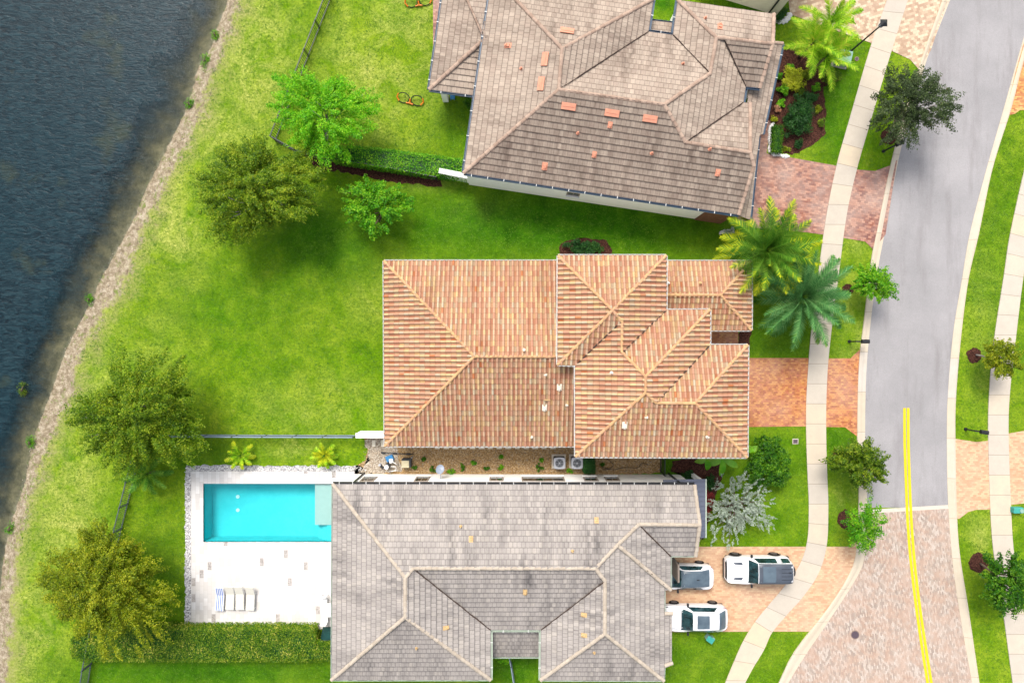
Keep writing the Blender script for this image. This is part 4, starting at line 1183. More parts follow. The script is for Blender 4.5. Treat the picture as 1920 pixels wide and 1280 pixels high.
# ---- the brown roofed house above
bz = lambda x, y: (800 + x / 2.743, y / 2.743)
H3 = empty("brown_house", W(1130, 180), "large house with weathered brown tile roof and orange vent tiles at the top", "house")
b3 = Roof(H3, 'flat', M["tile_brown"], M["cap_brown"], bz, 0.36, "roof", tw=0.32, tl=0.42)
b3.verts(3.9, dict(SW=(190, 891), SE=(1605, 1105), NW=(338, -127), NE=(1166, -4), V1=(1140, 165), V2=(1266, 182), N1=(1290, 2), N2=(1785, 74), J1=(1713, 455), J2=(1640, 447), J3=(1628, 528), J4=(1664, 532)),
         dict(P1=(697, 252), P2=(680, 462), P3=(1222, 540), P4=(1330, 733), P5=(1664, 785), P6=(1457, 380), P7=(1490, 196), P8=(1528, 198), P9=(1780, 227), SX=(1682, 856)))
b3.facets([(['SW', 'SE', 'SX', 'P5', 'P4', 'P3', 'P2'], 'SW', 'SE'), (['SW', 'P2', 'P1', 'NW'], 'SW', 'NW'), (['NW', 'P1', 'NE'], 'NW', 'NE'), (['NE', 'P1', 'P2', 'V1'], 'NE', 'V1'),
           (['V1', 'P2', 'P3', 'P6', 'V2'], 'V1', 'V2'), (['V2', 'P6', 'P7', 'N1'], 'V2', 'N1'), (['N1', 'P7', 'P8', 'P9', 'N2'], 'N1', 'N2'),
           (['P8', 'J2', 'J1', 'P9'], 'J2', 'J1'), (['P7', 'P6', 'P3', 'P4', 'J3', 'J2', 'P8'], 'J3', 'J2'), (['P4', 'P5', 'J4', 'J3'], 'J4', 'J3')])
b3.build()
b3.caps([('SW', 'P2'), ('P1', 'P2'), ('NW', 'P1'), ('NE', 'P1'), ('P2', 'P3'), ('P3', 'P6'), ('P6', 'P7'), ('P3', 'P4', 'P5'), ('P7', 'N1'), ('P7', 'P8', 'P9'), ('N2', 'P9'), ('P9', 'J1'), ('J4', 'P5'), ('P5', 'SX'), ('SX', 'SE')], r=0.13)
b3.valleys([('V1', 'P2'), ('V2', 'P6'), ('P8', 'J2'), ('P4', 'J3')])
b3.gutter([('SW', 'SE')], M["gutter_blue"], w=0.13, brackets=1.1)
b3.gutter([('SW', 'NW'), ('NE', 'V1'), ('V1', 'V2'), ('V2', 'N1'), ('J2', 'J3'), ('J1', 'J2')], M["gutter_blue"], w=0.13, brackets=1.6)
P_, z_ = b3.eave_close(['NW', 'SW', 'SE', 'J4', 'J3', 'J2', 'J1', 'N2', 'N1', 'V2', 'V1', 'NE'], depth=0.3)
w3, wp3 = wall_mesh(H3, P_, z_, M["stucco_white"], 0.12)
# brick veneer at the front corner
a_, b_ = Vector(wp3[0]), Vector(wp3[1])
best = max(range(len(wp3)), key=lambda i: (Vector(wp3[i]) - Vector(wp3[(i + 1) % len(wp3)])).length if wp3[i][1] < 12 else 0)
a_, b_ = Vector(wp3[best]), Vector(wp3[(best + 1) % len(wp3)])
if a_.x > b_.x: a_, b_ = b_, a_
d_ = (b_ - a_).normalized(); n3 = Vector((d_.y, -d_.x))
if n3.y > 0: n3 = -n3
mb = MB(); c_ = b_ - d_ * 0.95 + n3 * 0.04
mb.obox((c_.x, c_.y, 1.75), (d_.x * .98, d_.y * .98, 0), (n3.x * .04, n3.y * .04, 0), (0, 0, 1.75)); mb.build("brick_facing", M["brick_veneer"], H3)
tt = (W(1070, 371).x - a_.x) / (b_.x - a_.x)
pw = a_ + (b_ - a_) * tt
window(H3, (pw.x, pw.y), (n3.x, n3.y), 0.75, 0.7, 2.1)
for mi, (xx, yy) in enumerate(((730, 548), (953, 582), (1148, 611))): b3.vent(xx, yy, M["terracotta"], "tile", 1.15)
for (xx, yy) in ((722, 163), (610, 307), (590, 434)): b3.vent(xx, yy, M["terracotta"], "tile", 1.1)
for (xx, yy, k, s) in ((420, 237, "hood", 1), (486, 355, "pipe", .9), (943, 643, "hood", .9), (777, 686, "pipe", 1), (862, 795, "hood", .9), (607, 855, "hood", 1.1), (1497, 888, "hood", 1), (1157, 790, "pipe", 1), (1455, 768, "pipe", 1), (1508, 140, "hood", 1), (1432, 97, "pipe", 1), (1318, 330, "pipe", .9)):
    b3.vent(xx, yy, M["terracotta"], k, s)
# lanai roof, lower
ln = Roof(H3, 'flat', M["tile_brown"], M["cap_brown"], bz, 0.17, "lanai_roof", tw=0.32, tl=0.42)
ln.verts(3.0, dict(SW=(12, 462), SE=(262, 495), NW=(112, -230), NE=(372, -200)), dict(P=(290, 208), Q=(290, 190)))
ln.P['P'] = [bz(300, 200), None]; ln.P['Q'] = [bz(330, 205), None]
ln.facets([(['SW', 'SE', 'Q', 'P'], 'SW', 'SE'), (['SW', 'P', 'NW'], 'SW', 'NW'), (['NW', 'P', 'Q', 'NE'], 'NW', 'NE')])
ln.build(); ln.caps([('SW', 'P'), ('NW', 'P'), ('P', 'Q')], r=0.14)
ln.gutter([('SW', 'SE'), ('SW', 'NW')], M["gutter_blue"], w=0.12, brackets=1.2)
ln.eave_close(['SW', 'SE', 'NE', 'NW'], depth=0.22)
mb = MB(); c_ = W(833, 176, 1.2); mb.box(c_.x, c_.y, 0, .42, .42, 2.78, bev=.02); mb.build("lanai_column", M["stucco_white"], H3)
mb = MB(); mb.box(W(833, 0).x, W(0, 15).y, 0, .42, .42, 2.78, bev=.02); mb.build("lanai_column", M["stucco_white"], H3)
# front lower roof strip along the driveway side
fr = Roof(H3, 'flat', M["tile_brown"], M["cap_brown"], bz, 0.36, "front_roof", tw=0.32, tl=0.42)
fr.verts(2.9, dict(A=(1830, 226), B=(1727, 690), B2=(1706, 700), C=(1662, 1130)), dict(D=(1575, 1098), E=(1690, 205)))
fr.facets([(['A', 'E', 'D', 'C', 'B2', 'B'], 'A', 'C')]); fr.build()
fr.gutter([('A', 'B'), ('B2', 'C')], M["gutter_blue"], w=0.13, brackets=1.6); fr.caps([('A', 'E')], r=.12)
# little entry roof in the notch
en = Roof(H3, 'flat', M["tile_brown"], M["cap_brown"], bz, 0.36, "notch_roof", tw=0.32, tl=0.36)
en.verts(3.0, dict(A=(1130, 105), B=(1275, 122)), dict(C=(1275, 200), D=(1130, 190)))
en.P['C'][1] = 3.5; en.P['D'][1] = 3.5
en.facets([(['A', 'B', 'C', 'D'], 'A', 'B')]); en.build(); en.gutter([('A', 'B')], M["gutter_blue"], w=.1)

# ---- corner of the next house at the top right
H4 = empty("white_house", W(1410, -40), "cream walled house of which only a corner shows at the top right", "house")
q = [W(1300, -18), W(1438.8, 24), W(1456, 29), W(1500, -70), W(1520, -230), W(1300, -230)]
pl = [(p.x, p.y) for p in q]
mb = MB(); mb.prism(pl, -0.1, 4.0); mb.build("wall", M["stucco_cream"], H4)
mb = MB()
for px_, py_ in ((1440.5, 25.0),):
    p = W(px_, py_); mb.box(p.x, p.y - 0.04, 0, .1, .1, 3.95, rz=R(-17))
mb.build("downspout", M["black_metal"], H4)
cx_, cy_ = sum(p[0] for p in pl) / 6, sum(p[1] for p in pl) / 6
mb = MB(); ov = inset(pl, -0.12); n = len(ov)
vs_ = [(p[0], p[1], 4.0) for p in ov] + [(cx_, cy_, 6.0)]
mb.add(vs_, [(i, (i + 1) % n, n) for i in range(n)] if sum(ov[i][0] * ov[(i + 1) % n][1] - ov[(i + 1) % n][0] * ov[i][1] for i in range(n)) > 0 else [((i + 1) % n, i, n) for i in range(n)])
mb.build("roof", M["cap_brown"], H4)

# ------------------------------------------------------------ foliage
def unit(n):
    v = rng.normal(size=(n, 3)); return v / np.linalg.norm(v, axis=1, keepdims=True)
def leaf_quads(pos, outw, size, wid=0.5, upb=0.7, droop=0.0):
    """kite shaped leaves at pos; outw = outward directions"""
    n = len(pos)
    nr = unit(n) * 0.6 + outw * 0.45 + np.array([0, 0, upb])
    nr /= np.linalg.norm(nr, axis=1, keepdims=True)
    a = unit(n) + outw * 0.6; a -= nr * np.sum(a * nr, axis=1, keepdims=True); a /= np.linalg.norm(a, axis=1, keepdims=True) + 1e-9
    b = np.cross(nr, a)
    l = (size * rng.uniform(0.7, 1.3, n))[:, None]
    w = l * wid
    q = np.stack([pos - a * l * 0.5, pos + b * w * 0.5 + a * l * 0.05, pos + a * l * 0.5 - np.array([0, 0, 1]) * l * 0.12, pos - b * w * 0.5 + a * l * 0.05], 1)
    return q.reshape(-1, 3)

def lobed(dirs, seed, amp):
    r_ = np.random.default_rng(seed)
    ph = r_.uniform(0, 6.28, 5); th = np.arctan2(dirs[:, 1], dirs[:, 0]); f = np.ones(len(dirs))
    for k, p in zip((2, 3, 5, 7, 9), ph): f += amp * np.sin(k * th + p + dirs[:, 2] * 2) / (1 + 0.25 * k)
    return f

def crown_leaves(c, rx, ry, rz, nclump, nleaf, crad, lsize, seed, amp=0.2, wid=0.5, lo=-0.35, inner=0.35, flat=0.7, upb=0.7, spray=False):
    d = unit(nclump * 3); d = d[d[:, 2] > lo][:nclump]
    f = lobed(d, seed, amp)
    r = (inner + (1 - inner) * rng.uniform(0, 1, len(d)) ** 0.55) * f
    cc = np.array(c) + d * np.array([rx, ry, rz]) * r[:, None]
    cr = crad * rng.uniform(0.6, 1.35, len(d))
    pos = []; ow = []
    for p, q in zip(cc, cr):
        m = int(nleaf * rng.uniform(0.7, 1.3))
        u = unit(m); u[:, 2] = np.abs(u[:, 2]) * 1.0 - 0.25
        rr = rng.uniform(0.25, 1, m) ** 0.6
        off = u * rr[:, None] * q * np.array([1, 1, flat])
        if spray:
            ax = p - np.array(c); ax[2] *= .3; ax = ax / (np.linalg.norm(ax) + 1e-6)
            al = off @ ax; off = off * .72 + np.outer(al, ax) * 1.15
        pos.append(p + off); ow.append(u)
    pos = np.concatenate(pos); ow = np.concatenate(ow)
    return leaf_quads(pos, ow, lsize, wid, upb), cc

def limb(mb, a, b, r0, r1, n=6, bend=0.15):
    a = Vector(a); b = Vector(b); L = (b - a).length; pts = []
    off = Vector(rng.normal(0, bend * L * 0.3, 3))
    for k in range(5):
        t_ = k / 4
        p = a.lerp(b, t_) + off * math.sin(math.pi * t_) + Vector((0, 0, L * 0.08 * math.sin(math.pi * t_)))
        pts.append(p)
    mb.tube(pts, [r0 + (r1 - r0) * k / 4 for k in range(5)], n)

def tree(name, px, py, rx, ry, h, rzm, mat, label, cat="tree", group=None, base=None, n=(110, 110), crad=0.5, ls=0.17, seed=1, amp=0.2, bark="bark", wid=0.5, inner=0.35, limbs=14, trunk=0.16, upb=0.7, lo=-0.35):
    """px,py,rx,ry: crown outline in the photograph; h: height of the crown's middle; rzm: vertical half size"""
    c = W(px, py, h); k = 0.04 * (CAM_H - h) / CAM_H
    b = W(*base) if base else Vector((c.x * 0.98, c.y * 0.98, 0))
    root = empty(name, (b.x, b.y, 0), label, cat, group)
    q, cc = crown_leaves((c.x, c.y, c.z), rx * k * 0.93, ry * k * 0.93, rzm, n[0], n[1], crad, ls, seed, amp, wid, inner=inner, upb=upb, lo=lo, spray=True)
    quads_mesh("crown", q, len(q) // 4, mat, root)
    mb = MB()
    fork = Vector((b.x, b.y, 0)).lerp(Vector((c.x, c.y, h - rzm * 0.3)), 0.62); fork.z = max(0.8, (h - rzm) * 0.8)
    limb(mb, (b.x, b.y, -0.05), fork, trunk, trunk * 0.7, 9, 0.08)
    idx = rng.choice(len(cc), min(limbs, len(cc)), replace=False)
    for i in idx: limb(mb, fork, cc[i], trunk * 0.45, 0.02, 6, 0.2)
    mb.build("trunk", M[bark], root, smooth=True)
    return root

tree("shade_tree", 482, 354, 112, 96, 3.9, 2.4, M["leaf_olive_dark"], "big olive green tree on the upper lawn between lake and boundary hedge", group="large lawn trees", base=(545, 388), n=(520, 130), crad=0.4, ls=0.125, seed=3, amp=0.24, bark="bark_grey", inner=0.2)
tree("shade_tree", 606, 216, 90, 86, 3.6, 2.2, M["leaf_lime"], "airy lime green tree beside the upper fence", base=(612, 262), n=(330, 95), crad=0.36, ls=0.13, seed=8, amp=0.26, bark="bark_grey", inner=0.3, limbs=22)
tree("young_tree", 706, 388, 60, 62, 2.2, 1.5, M["leaf_mid"], "small round bright green tree on the lawn below the hedge", base=(732, 402), n=(100, 90), crad=0.34, ls=0.17, seed=12, amp=0.16)
tree("shade_tree", 265, 772, 124, 104, 4.0, 2.5, M["leaf_olive_dark"], "wide dark olive tree on the lake lawn above the pool corner", group="large lawn trees", base=(325, 772), n=(580, 130), crad=0.42, ls=0.125, seed=21, amp=0.26, bark="bark_grey", inner=0.2)
tree("shade_tree", 202, 1096, 116, 110, 4.0, 2.6, M["leaf_olive"], "wide golden olive tree covering the hedge end at the lower left", group="large lawn trees", base=(240, 1085), n=(600, 130), crad=0.4, ls=0.125, seed=33, amp=0.22, inner=0.2)
tree("street_tree", 1706, 198, 68, 78, 3.4, 1.9, M["leaf_greygreen"], "irregular grey green tree overhanging the top of the street", group="street trees", base=(1668, 258), n=(260, 85), crad=0.34, ls=0.125, seed=44, amp=0.34, bark="bark_grey", inner=0.25, limbs=18)
tree("street_tree", 1640, 530, 42, 32, 2.4, 0.9, M["leaf_mid"], "small bright green street tree beside the palms", group="street trees", base=(1592, 543), n=(110, 70), crad=0.26, ls=0.13, seed=52, amp=0.26, inner=0.3, trunk=.07)
tree("street_tree", 1612, 869, 50, 46, 2.6, 1.4, M["leaf_street"], "spiky olive street tree beside the start of the yellow lines", group="street trees", base=(1572, 857), n=(140, 75), crad=0.3, ls=0.2, seed=61, amp=0.18, wid=0.32, inner=0.2, trunk=.08)
tree("street_tree", 1620, 985, 36, 43, 2.4, 1.2, M["leaf_mid"], "sparse airy street tree where the brick street begins", group="street trees", base=(1588, 975), n=(110, 55), crad=0.28, ls=0.13, seed=72, amp=0.22, bark="bark_grey", inner=0.3, trunk=.07)
tree("street_tree", 1877, 673, 35, 34, 2.3, 1.1, M["leaf_olive"], "small round olive yellow street tree across the street", group="street trees", base=(1830, 665), n=(130, 75), crad=0.24, ls=0.12, seed=81, amp=0.14, bark="bark_grey", inner=0.25, trunk=.07)
tree("street_tree", 1888, 1088, 54, 54, 2.8, 1.4, M["leaf_dark"], "dark green street tree at the lower right edge", group="street trees", base=(1838, 1056), n=(170, 85), crad=0.32, ls=0.15, seed=92, amp=0.2, inner=0.25, trunk=.09)

def bush(name, px, py, rx, ry, h, mat, label, cat="shrub", group=None, n=(60, 60), crad=0.25, ls=0.12, amp=0.15, seed=5, wid=0.5, h0=0.0, upb=.7, flat=.7):
    c = W(px, py, h * 0.6); k = 0.04
    root = empty(name, (c.x, c.y, h0), label, cat, group)
    q, cc = crown_leaves((c.x, c.y, h0 + h * 0.38), rx * k * 0.85, ry * k * 0.85, h * 0.55, n[0], n[1], crad, ls, seed, amp, wid, lo=-0.1, inner=0.1, upb=upb, flat=flat)
    quads_mesh("foliage", q, len(q) // 4, mat, root)
    mb = MB()
    for i in range(0, len(cc), max(1, len(cc) // 8)): limb(mb, (c.x, c.y, 0), cc[i], 0.03, 0.008, 5, 0.1)
    mb.build("stem", M["bark"], root, smooth=True)
    return root
bush("round_shrub", 1444, 873, 45, 52, 2.2, M["leaf_dark"], "large round dark green shrub beside the corner of the clay roof", n=(150, 110), crad=0.34, ls=0.15, seed=14)
# silver shrub: spiky pale shoots
def silver():
    c = W(1383, 950, 1.0)
    root = empty("silver_shrub", (c.x, c.y, 0), "large spiky silver leaved shrub on the front lawn of the grey house", "shrub")
    d = unit(800); d = d[d[:, 2] > -0.1][:380]; d[:, 2] = np.abs(d[:, 2])
    f = lobed(d, 9, 0.3); r = rng.uniform(0.15, 1, len(d)) ** 0.6 * f
    cc = np.array([c.x, c.y, 0.7]) + d * np.array([2.35, 2.35, 1.2]) * r[:, None]
    Q = []; mb = MB()
    for p, dd in zip(cc, d):
        ax = dd * np.array([1, 1, .5]) + rng.normal(0, .6, 3); ax[2] = abs(ax[2]) * .5 + .1; ax[1] -= 0.35; ax /= np.linalg.norm(ax)
        L = rng.uniform(.35, .65); m = 26
        t_ = rng.uniform(0, 1, m)
        pos = p + ax * (t_ * L)[:, None]
        dirs = unit(m) * 0.8 + ax * 0.9; dirs /= np.linalg.norm(dirs, axis=1, keepdims=True)
        nr = unit(m) * .5 + np.array([0, 0, 1]); nr -= dirs * np.sum(nr * dirs, axis=1, keepdims=True); nr /= np.linalg.norm(nr, axis=1, keepdims=True)
        bb = np.cross(nr, dirs); l = rng.uniform(.12, .2, m)[:, None] * (1.15 - .6 * t_[:, None])
        Q.append(np.stack([pos, pos + dirs * l * .5 + bb * l * .16, pos + dirs * l, pos + dirs * l * .5 - bb * l * .16], 1).reshape(-1, 3))
    Q = np.concatenate(Q); quads_mesh("foliage", Q, len(Q) // 4, M["leaf_silver"], root)
    for i in range(0, len(cc), 6): limb(mb, (c.x, c.y, 0), cc[i], .05, .012, 5, .15)
    mb.build("stem", M["bark"], root, smooth=True)
silver()
# planting in front of the brown house
bush("dark_shrub", 1500, 215, 28, 42, 1.2, M["leaf_deep"], "large dark green shrub mass in the mulch bed of the brown house", n=(110, 80), crad=.3, ls=.11, amp=.3, seed=4)
bush("dark_shrub", 1524, 183, 12, 10, .8, M["leaf_deep"], "small dark green shrub between mulch and front lawn", n=(20, 50), crad=.2, ls=.1)
bush("light_shrub", 1490, 148, 24, 22, 1.0, M["leaf_yellow"], "pale yellow green shrub beside the front gutter", n=(50, 55), crad=.25, ls=.12, amp=.3, seed=6)
bush("light_shrub", 1470, 168, 14, 12, .7, M["leaf_mid"], "low bright green shrub against the front gutter of the brown house", n=(22, 45), crad=.2, ls=.11)
bush("light_shrub", 1510, 140, 12, 10, .7, M["leaf_olive"], "small olive shrub above the dark mulch", n=(18, 45), crad=.2, ls=.11)
bush("light_shrub", 1453, 222, 7, 7, .5, M["leaf_yellow"], "little round yellow shrub beside the white edging stones", n=(12, 45), crad=.14, ls=.08)
bush("light_shrub", 1535, 205, 8, 8, .4, M["leaf_olive"], "tiny olive plant at the right edge of the mulch bed", n=(10, 40), crad=.16, ls=.09)
bush("light_shrub", 1476, 279, 9, 5, .3, M["leaf_olive"], "tiny olive plant at the bottom of the mulch bed", n=(10, 40), crad=.14, ls=.09)
bush("light_shrub", 1560, 145, 20, 12, .9, M["leaf_street"], "olive shrub beneath the multi stemmed palm", n=(35, 50), crad=.22, ls=.11, seed=17)
for i_, (x_, y_, r_, m_, lb_) in enumerate(((1462, 140, 8, "leaf_mid", "bright green plant at the front gutter level with the utility box"), (1482, 128, 9, "leaf_lime", "lime green plant at the top of the mulch bed"), (1505, 170, 9, "leaf_street", "olive plant in the mulch above the large dark shrub"),
        (1530, 165, 8, "leaf_mid", "green plant in the mulch just below the palm clump"), (1540, 228, 6, "leaf_street", "small olive plant right of the large dark shrub"), (1500, 268, 10, "leaf_deep", "dark green plant at the foot of the large dark shrub"), (1466, 192, 8, "leaf_lime", "lime green plant above the peach coloured plant"),
        (1478, 222, 9, "leaf_deep", "dark green plant left of the large dark shrub"))):
    bush("bed_plant", x_, y_, r_, r_, .5, M[m_], lb_, "plant", "small plants in the front mulch bed", n=(16, 40), crad=.18, ls=.1, amp=.3, seed=200 + i_)
bush("peach_plant", 1459, 203, 7, 8, .5, M["leaf_peach"], "small peach coloured spiky plant beside the front gutter", cat="plant", n=(10, 30), crad=.14, ls=.18, wid=.2)
bush("low_shrub", 1097, 464, 42, 15, .9, M["leaf_deep"], "long low dark green shrub in the mulch above the clay roof", n=(70, 70), crad=.24, ls=.11, seed=19)
bush("red_shrub", 1330, 938, 8, 32, .7, M["leaf_red"], "narrow dark red shrub beside the blue metal porch roof", n=(40, 45), crad=.18, ls=.1)
bush("low_shrub", 1330, 905, 14, 16, .7, M["leaf_deep"], "dark green low plant behind the silver shrub", n=(26, 45), crad=.2, ls=.11)
bush("low_shrub", 1290, 890, 16, 8, .4, M["leaf_deep"], "dark green low plant between the two houses", n=(22, 45), crad=.18, ls=.1)
bush("low_shrub", 945, 1236, 18, 8, .7, M["leaf_lime"], "bright green plant below the small court roof", n=(24, 40), crad=.18, ls=.12)
bush("low_shrub", 876, 190, 8, 12, .6, M["leaf_dark"], "small shrub at the wall beside the lanai", n=(16, 45), crad=.18, ls=.1)
bush("flowering_plant", 1372, 434, 14, 8, .5, M["leaf_silver"], "white flowering plant beside the brick corner of the brown house", cat="plant", n=(18, 30), crad=.16, ls=.09)
# weeds in the gravel
for i, (x, y, r_) in enumerate(((866, 876, 9), (888, 868, 5), (912, 878, 5), (939, 876, 5), (812, 880, 7), (846, 882, 8), (1012, 876, 10), (939, 856, 4), (794, 861, 4), (1016, 862, 4), (1130, 870, 4), (1068, 884, 6), (777, 876, 4))):
    lab = ["largest leafy weed in the gravel right of the satellite dish", "small weed above and right of the largest gravel weed", "weed against the white wall in the middle of the gravel", "pale weed beside the dry twigs in the gravel", "weed left of the satellite dish", "weed growing right beneath the satellite dish",
           "spreading weed left of the air conditioners", "tiny weed below the pale stepping slabs", "small weed right of the pool heater", "tiny weed up from the spreading weed near the air conditioners", "small weed beside the black hose", "weed between the two air conditioners", "tiny weed below the pool heater"][i]
    bush("weed", x, y, r_, r_ * .8, .3, M["leaf_mid"] if i % 2 else M["leaf_dark"], lab, "weed", "weeds in the gravel side yard", n=(9, 32), crad=.12, ls=.09, seed=i)

def hedge(pts, h, mat, label, dens=340, ls=0.11, name="hedge", core=0.16):
    """pts: plan outline seen at the top of the hedge"""
    P_ = [(W(x, y, h).x, W(x, y, h).y) for x, y in pts]
    cx_ = sum(p[0] for p in P_) / len(P_); cy_ = sum(p[1] for p in P_) / len(P_)
    root = empty(name, (cx_, cy_, 0), label, "hedge")
    ins = inset(P_, core)
    mb = MB(); mb.prism(ins, 0, h - core); mb.build("inner_branches", M["leaf_deep"], root)
    poly = np.array(P_); x0, y0 = poly.min(0); x1, y1 = poly.max(0)
    n = int((x1 - x0) * (y1 - y0) * dens)
    p = np.stack([rng.uniform(x0, x1, n), rng.uniform(y0, y1, n)], 1); p = p[inpoly(p, P_)]
    z = h - core + rng.uniform(-.05, core + .05, len(p)) + 0.07 * np.sin(p[:, 0] * 2.1) * np.cos(p[:, 1] * 3 + p[:, 0])
    pos = [np.column_stack([p, z])]; ow = [np.tile([0, 0, 1.0], (len(p), 1))]
    a = sum(P_[i][0] * P_[(i + 1) % len(P_)][1] - P_[(i + 1) % len(P_)][0] * P_[i][1] for i in range(len(P_)))
    Q = P_ if a > 0 else P_[::-1]
    for i in range(len(Q)):
        A = np.array(Q[i]); B = np.array(Q[(i + 1) % len(Q)]); L = np.linalg.norm(B - A); m = int(L * h * dens * 0.7)
        if L < 1e-3: continue
        nn = np.array([(B - A)[1], -(B - A)[0]]) / L
        t_ = rng.uniform(0, 1, m)[:, None]; s = A + (B - A) * t_ + nn * rng.uniform(-.15, .08, m)[:, None]
        pos.append(np.column_stack([s, rng.uniform(0, h, m)])); ow.append(np.tile([nn[0], nn[1], .2], (m, 1)))
    q = leaf_quads(np.concatenate(pos), np.concatenate(ow), ls, .55)
    quads_mesh("foliage", q, len(q) // 4, mat, root)
    return root
def inpoly(p, P_):
    x, y = p[:, 0], p[:, 1]; ins = np.zeros(len(p), bool); n = len(P_)
    for i in range(n):
        x1, y1 = P_[i]; x2, y2 = P_[(i + 1) % n]
        if y1 == y2: continue
        c = ((y1 > y) != (y2 > y)) & (x < (x2 - x1) * (y - y1) / (y2 - y1) + x1)
        ins ^= c
    return ins
hedge([(130, 1200), (148, 1183), (280, 1179), (588, 1180), (592, 1204), (640, 1204), (640, 1240), (400, 1241), (150, 1240), (133, 1232)], 1.3, M["leaf_hedge"], "long clipped hedge with cream flecks below the pool deck", dens=420)
hedge([(634, 272), (700, 276), (862, 297), (892, 301), (892, 336), (816, 329), (700, 312), (622, 300)], 1.2, M["leaf_mid"], "clipped hedge running from the lime tree to the brown house", dens=300)
hedge([(1097, 857), (1115, 857), (1116, 888), (1096, 888)], 1.4, M["leaf_deep"], "short dark clipped hedge beside the air conditioners", dens=700, ls=.08)
hedge([(1452, 234), (1469, 234), (1467, 285), (1449, 284)], .7, M["leaf_dark"], "small clipped hedge inside the white edging stones", dens=600, ls=.08)
hedge([(1472, 13), (1480, 15), (1466, 36), (1457, 31)], .8, M["leaf_deep"], "tiny clipped hedge at the corner of the white house", dens=800, ls=.07)

# palms
def palm(name, px, py, h, L, nf, mats, label, group=None, seed=1, lean=0.0, leaf=0.5, pairs=34, cat="palm", trunk_r=0.2, base=None, elev=(-25, 75), width=1.0, gold=0.6):
    r_ = random.Random(seed)
    c = W(px, py, h); b = W(*base) if base else Vector((c.x, c.y, 0))
    root = empty(name, (b.x, b.y, 0), label, cat, group)
    mb = MB(); mb.tube([(b.x, b.y, -.05), ((b.x + c.x) / 2, (b.y + c.y) / 2, h * .5), (c.x, c.y, h + .1)], [trunk_r * 1.15, trunk_r, trunk_r * .9], 12)
    mb.build("trunk", M["bark"], root, smooth=True)
    for k in range(nf):
        az = k * 2.39996 + r_.uniform(-.2, .2); t0 = (k + .5) / nf
        el = R(elev[0] + (elev[1] - elev[0]) * t0 ** 0.9); Lk = L * (1 - 0.35 * max(0, t0 - .6) / .4) * r_.uniform(.88, 1.08)
        sag = (1.1 - 0.55 * t0) * r_.uniform(.8, 1.2)
        hd = Vector((math.cos(az), math.sin(az), 0)); pts = []
        side_b = r_.uniform(-.12, .12)
        for i in range(13):
            s = i / 12
            ang = el - sag * s * s
            if i == 0: p = Vector((c.x, c.y, h + .05)) + hd * .06
            else:
                hd2 = Matrix.Rotation(side_b * s, 3, 'Z') @ hd
                p = pts[-1] + (hd2 * math.cos(ang) + Vector((0, 0, math.sin(ang)))) * (Lk / 12)
            pts.append(p)
        V = []; F = []; FM = []
        rb = MB(); rb.tube(pts, [.035 - .028 * i / 12 for i in range(13)], 5, cap=False); V = list(rb.v); F = list(rb.f); FM = [0] * len(F)
        for i in range(pairs):
            s = 0.1 + 0.9 * (i + .5) / pairs; fi = s * 12; i0 = min(11, int(fi)); p = pts[i0].lerp(pts[i0 + 1], fi - i0)
            d = (pts[i0 + 1] - pts[i0]).normalized(); sd = d.cross(Vector((0, 0, 1)))
            if sd.length < .05: sd = Vector((1, 0, 0))
            sd.normalize(); up = sd.cross(d)
            ll = leaf * (math.sin(math.pi * min(1, s * .82 + .12)) ** .6) * (1 if s < .9 else .7)
            for sg in (-1, 1):
                dd = (sd * sg * r_.uniform(.75, .95) + d * (.55 + .5 * s) + up * r_.uniform(-.05, .35)).normalized()
                l_ = ll * r_.uniform(.85, 1.12); wv = d * 0.018 * width + up * 0.012
                m1 = p + dd * l_ * .55 + Vector((0, 0, -.02)) ; tip = p + dd * l_ + Vector((0, 0, -.16 * l_))
                bi = len(V)
                V += [p - wv, p + wv, m1 + wv * .9, tip, m1 - wv * .9]; F.append((bi, bi + 1, bi + 2, bi + 3, bi + 4))
                FM.append(1 if (r_.random() < (s - gold) * 2.2 + (0.25 - t0) ) else 0)
        link_mesh("frond", V, F, mats, root, fmat=FM)
    mb = MB()
    for k in range(5):
        a_ = k * 1.3; mb.tube([(c.x, c.y, h), (c.x + .12 * math.cos(a_), c.y + .12 * math.sin(a_), h + .7)], [.05, .008], 6)
    mb.build("new_shoots", M["palm_green"], root, smooth=True)
    return root
palm("date_palm", 1437, 470, 3.6, 3.55, 44, [M["palm_green"], M["palm_gold"]], "date palm with golden frond tips overlapping the corner of the clay roof", "two date palms", seed=3, leaf=.66, pairs=60, width=1.25, gold=.45)
palm("date_palm", 1504, 557, 3.2, 3.75, 46, [M["palm_blue"], M["palm_green"]], "blue green date palm over the pavement, lower of the pair", "two date palms", seed=9, leaf=.66, pairs=60, width=1.25, gold=.62)
for k, (x, y, h, s_) in enumerate(((1556, 45, 2.6, 1.0), (1524, 82, 2.4, 1.05), (1548, 108, 2.1, 1.0))):
    palm("feather_palm", x, y, h, 2.4 * s_, 12, [M["palm_areca"], M["palm_areca"]], ["topmost stem of the yellow green palm clump by the lamp post", "left stem of the yellow green palm clump by the lamp post", "lowest stem of the yellow green palm clump above the utility box"][k], "palm clump by the lamp post", seed=20 + k, leaf=.5, pairs=36, width=1.6, trunk_r=.09, elev=(0, 70))
palm("small_palm", 452, 853, .5, 1.15, 13, [M["palm_areca"], M["palm_gold"]], "small yellow green palm above the left end of the pool", "small palms around the pool", seed=31, leaf=.3, pairs=16, width=1.8, trunk_r=.07, gold=.3, elev=(-5, 70))
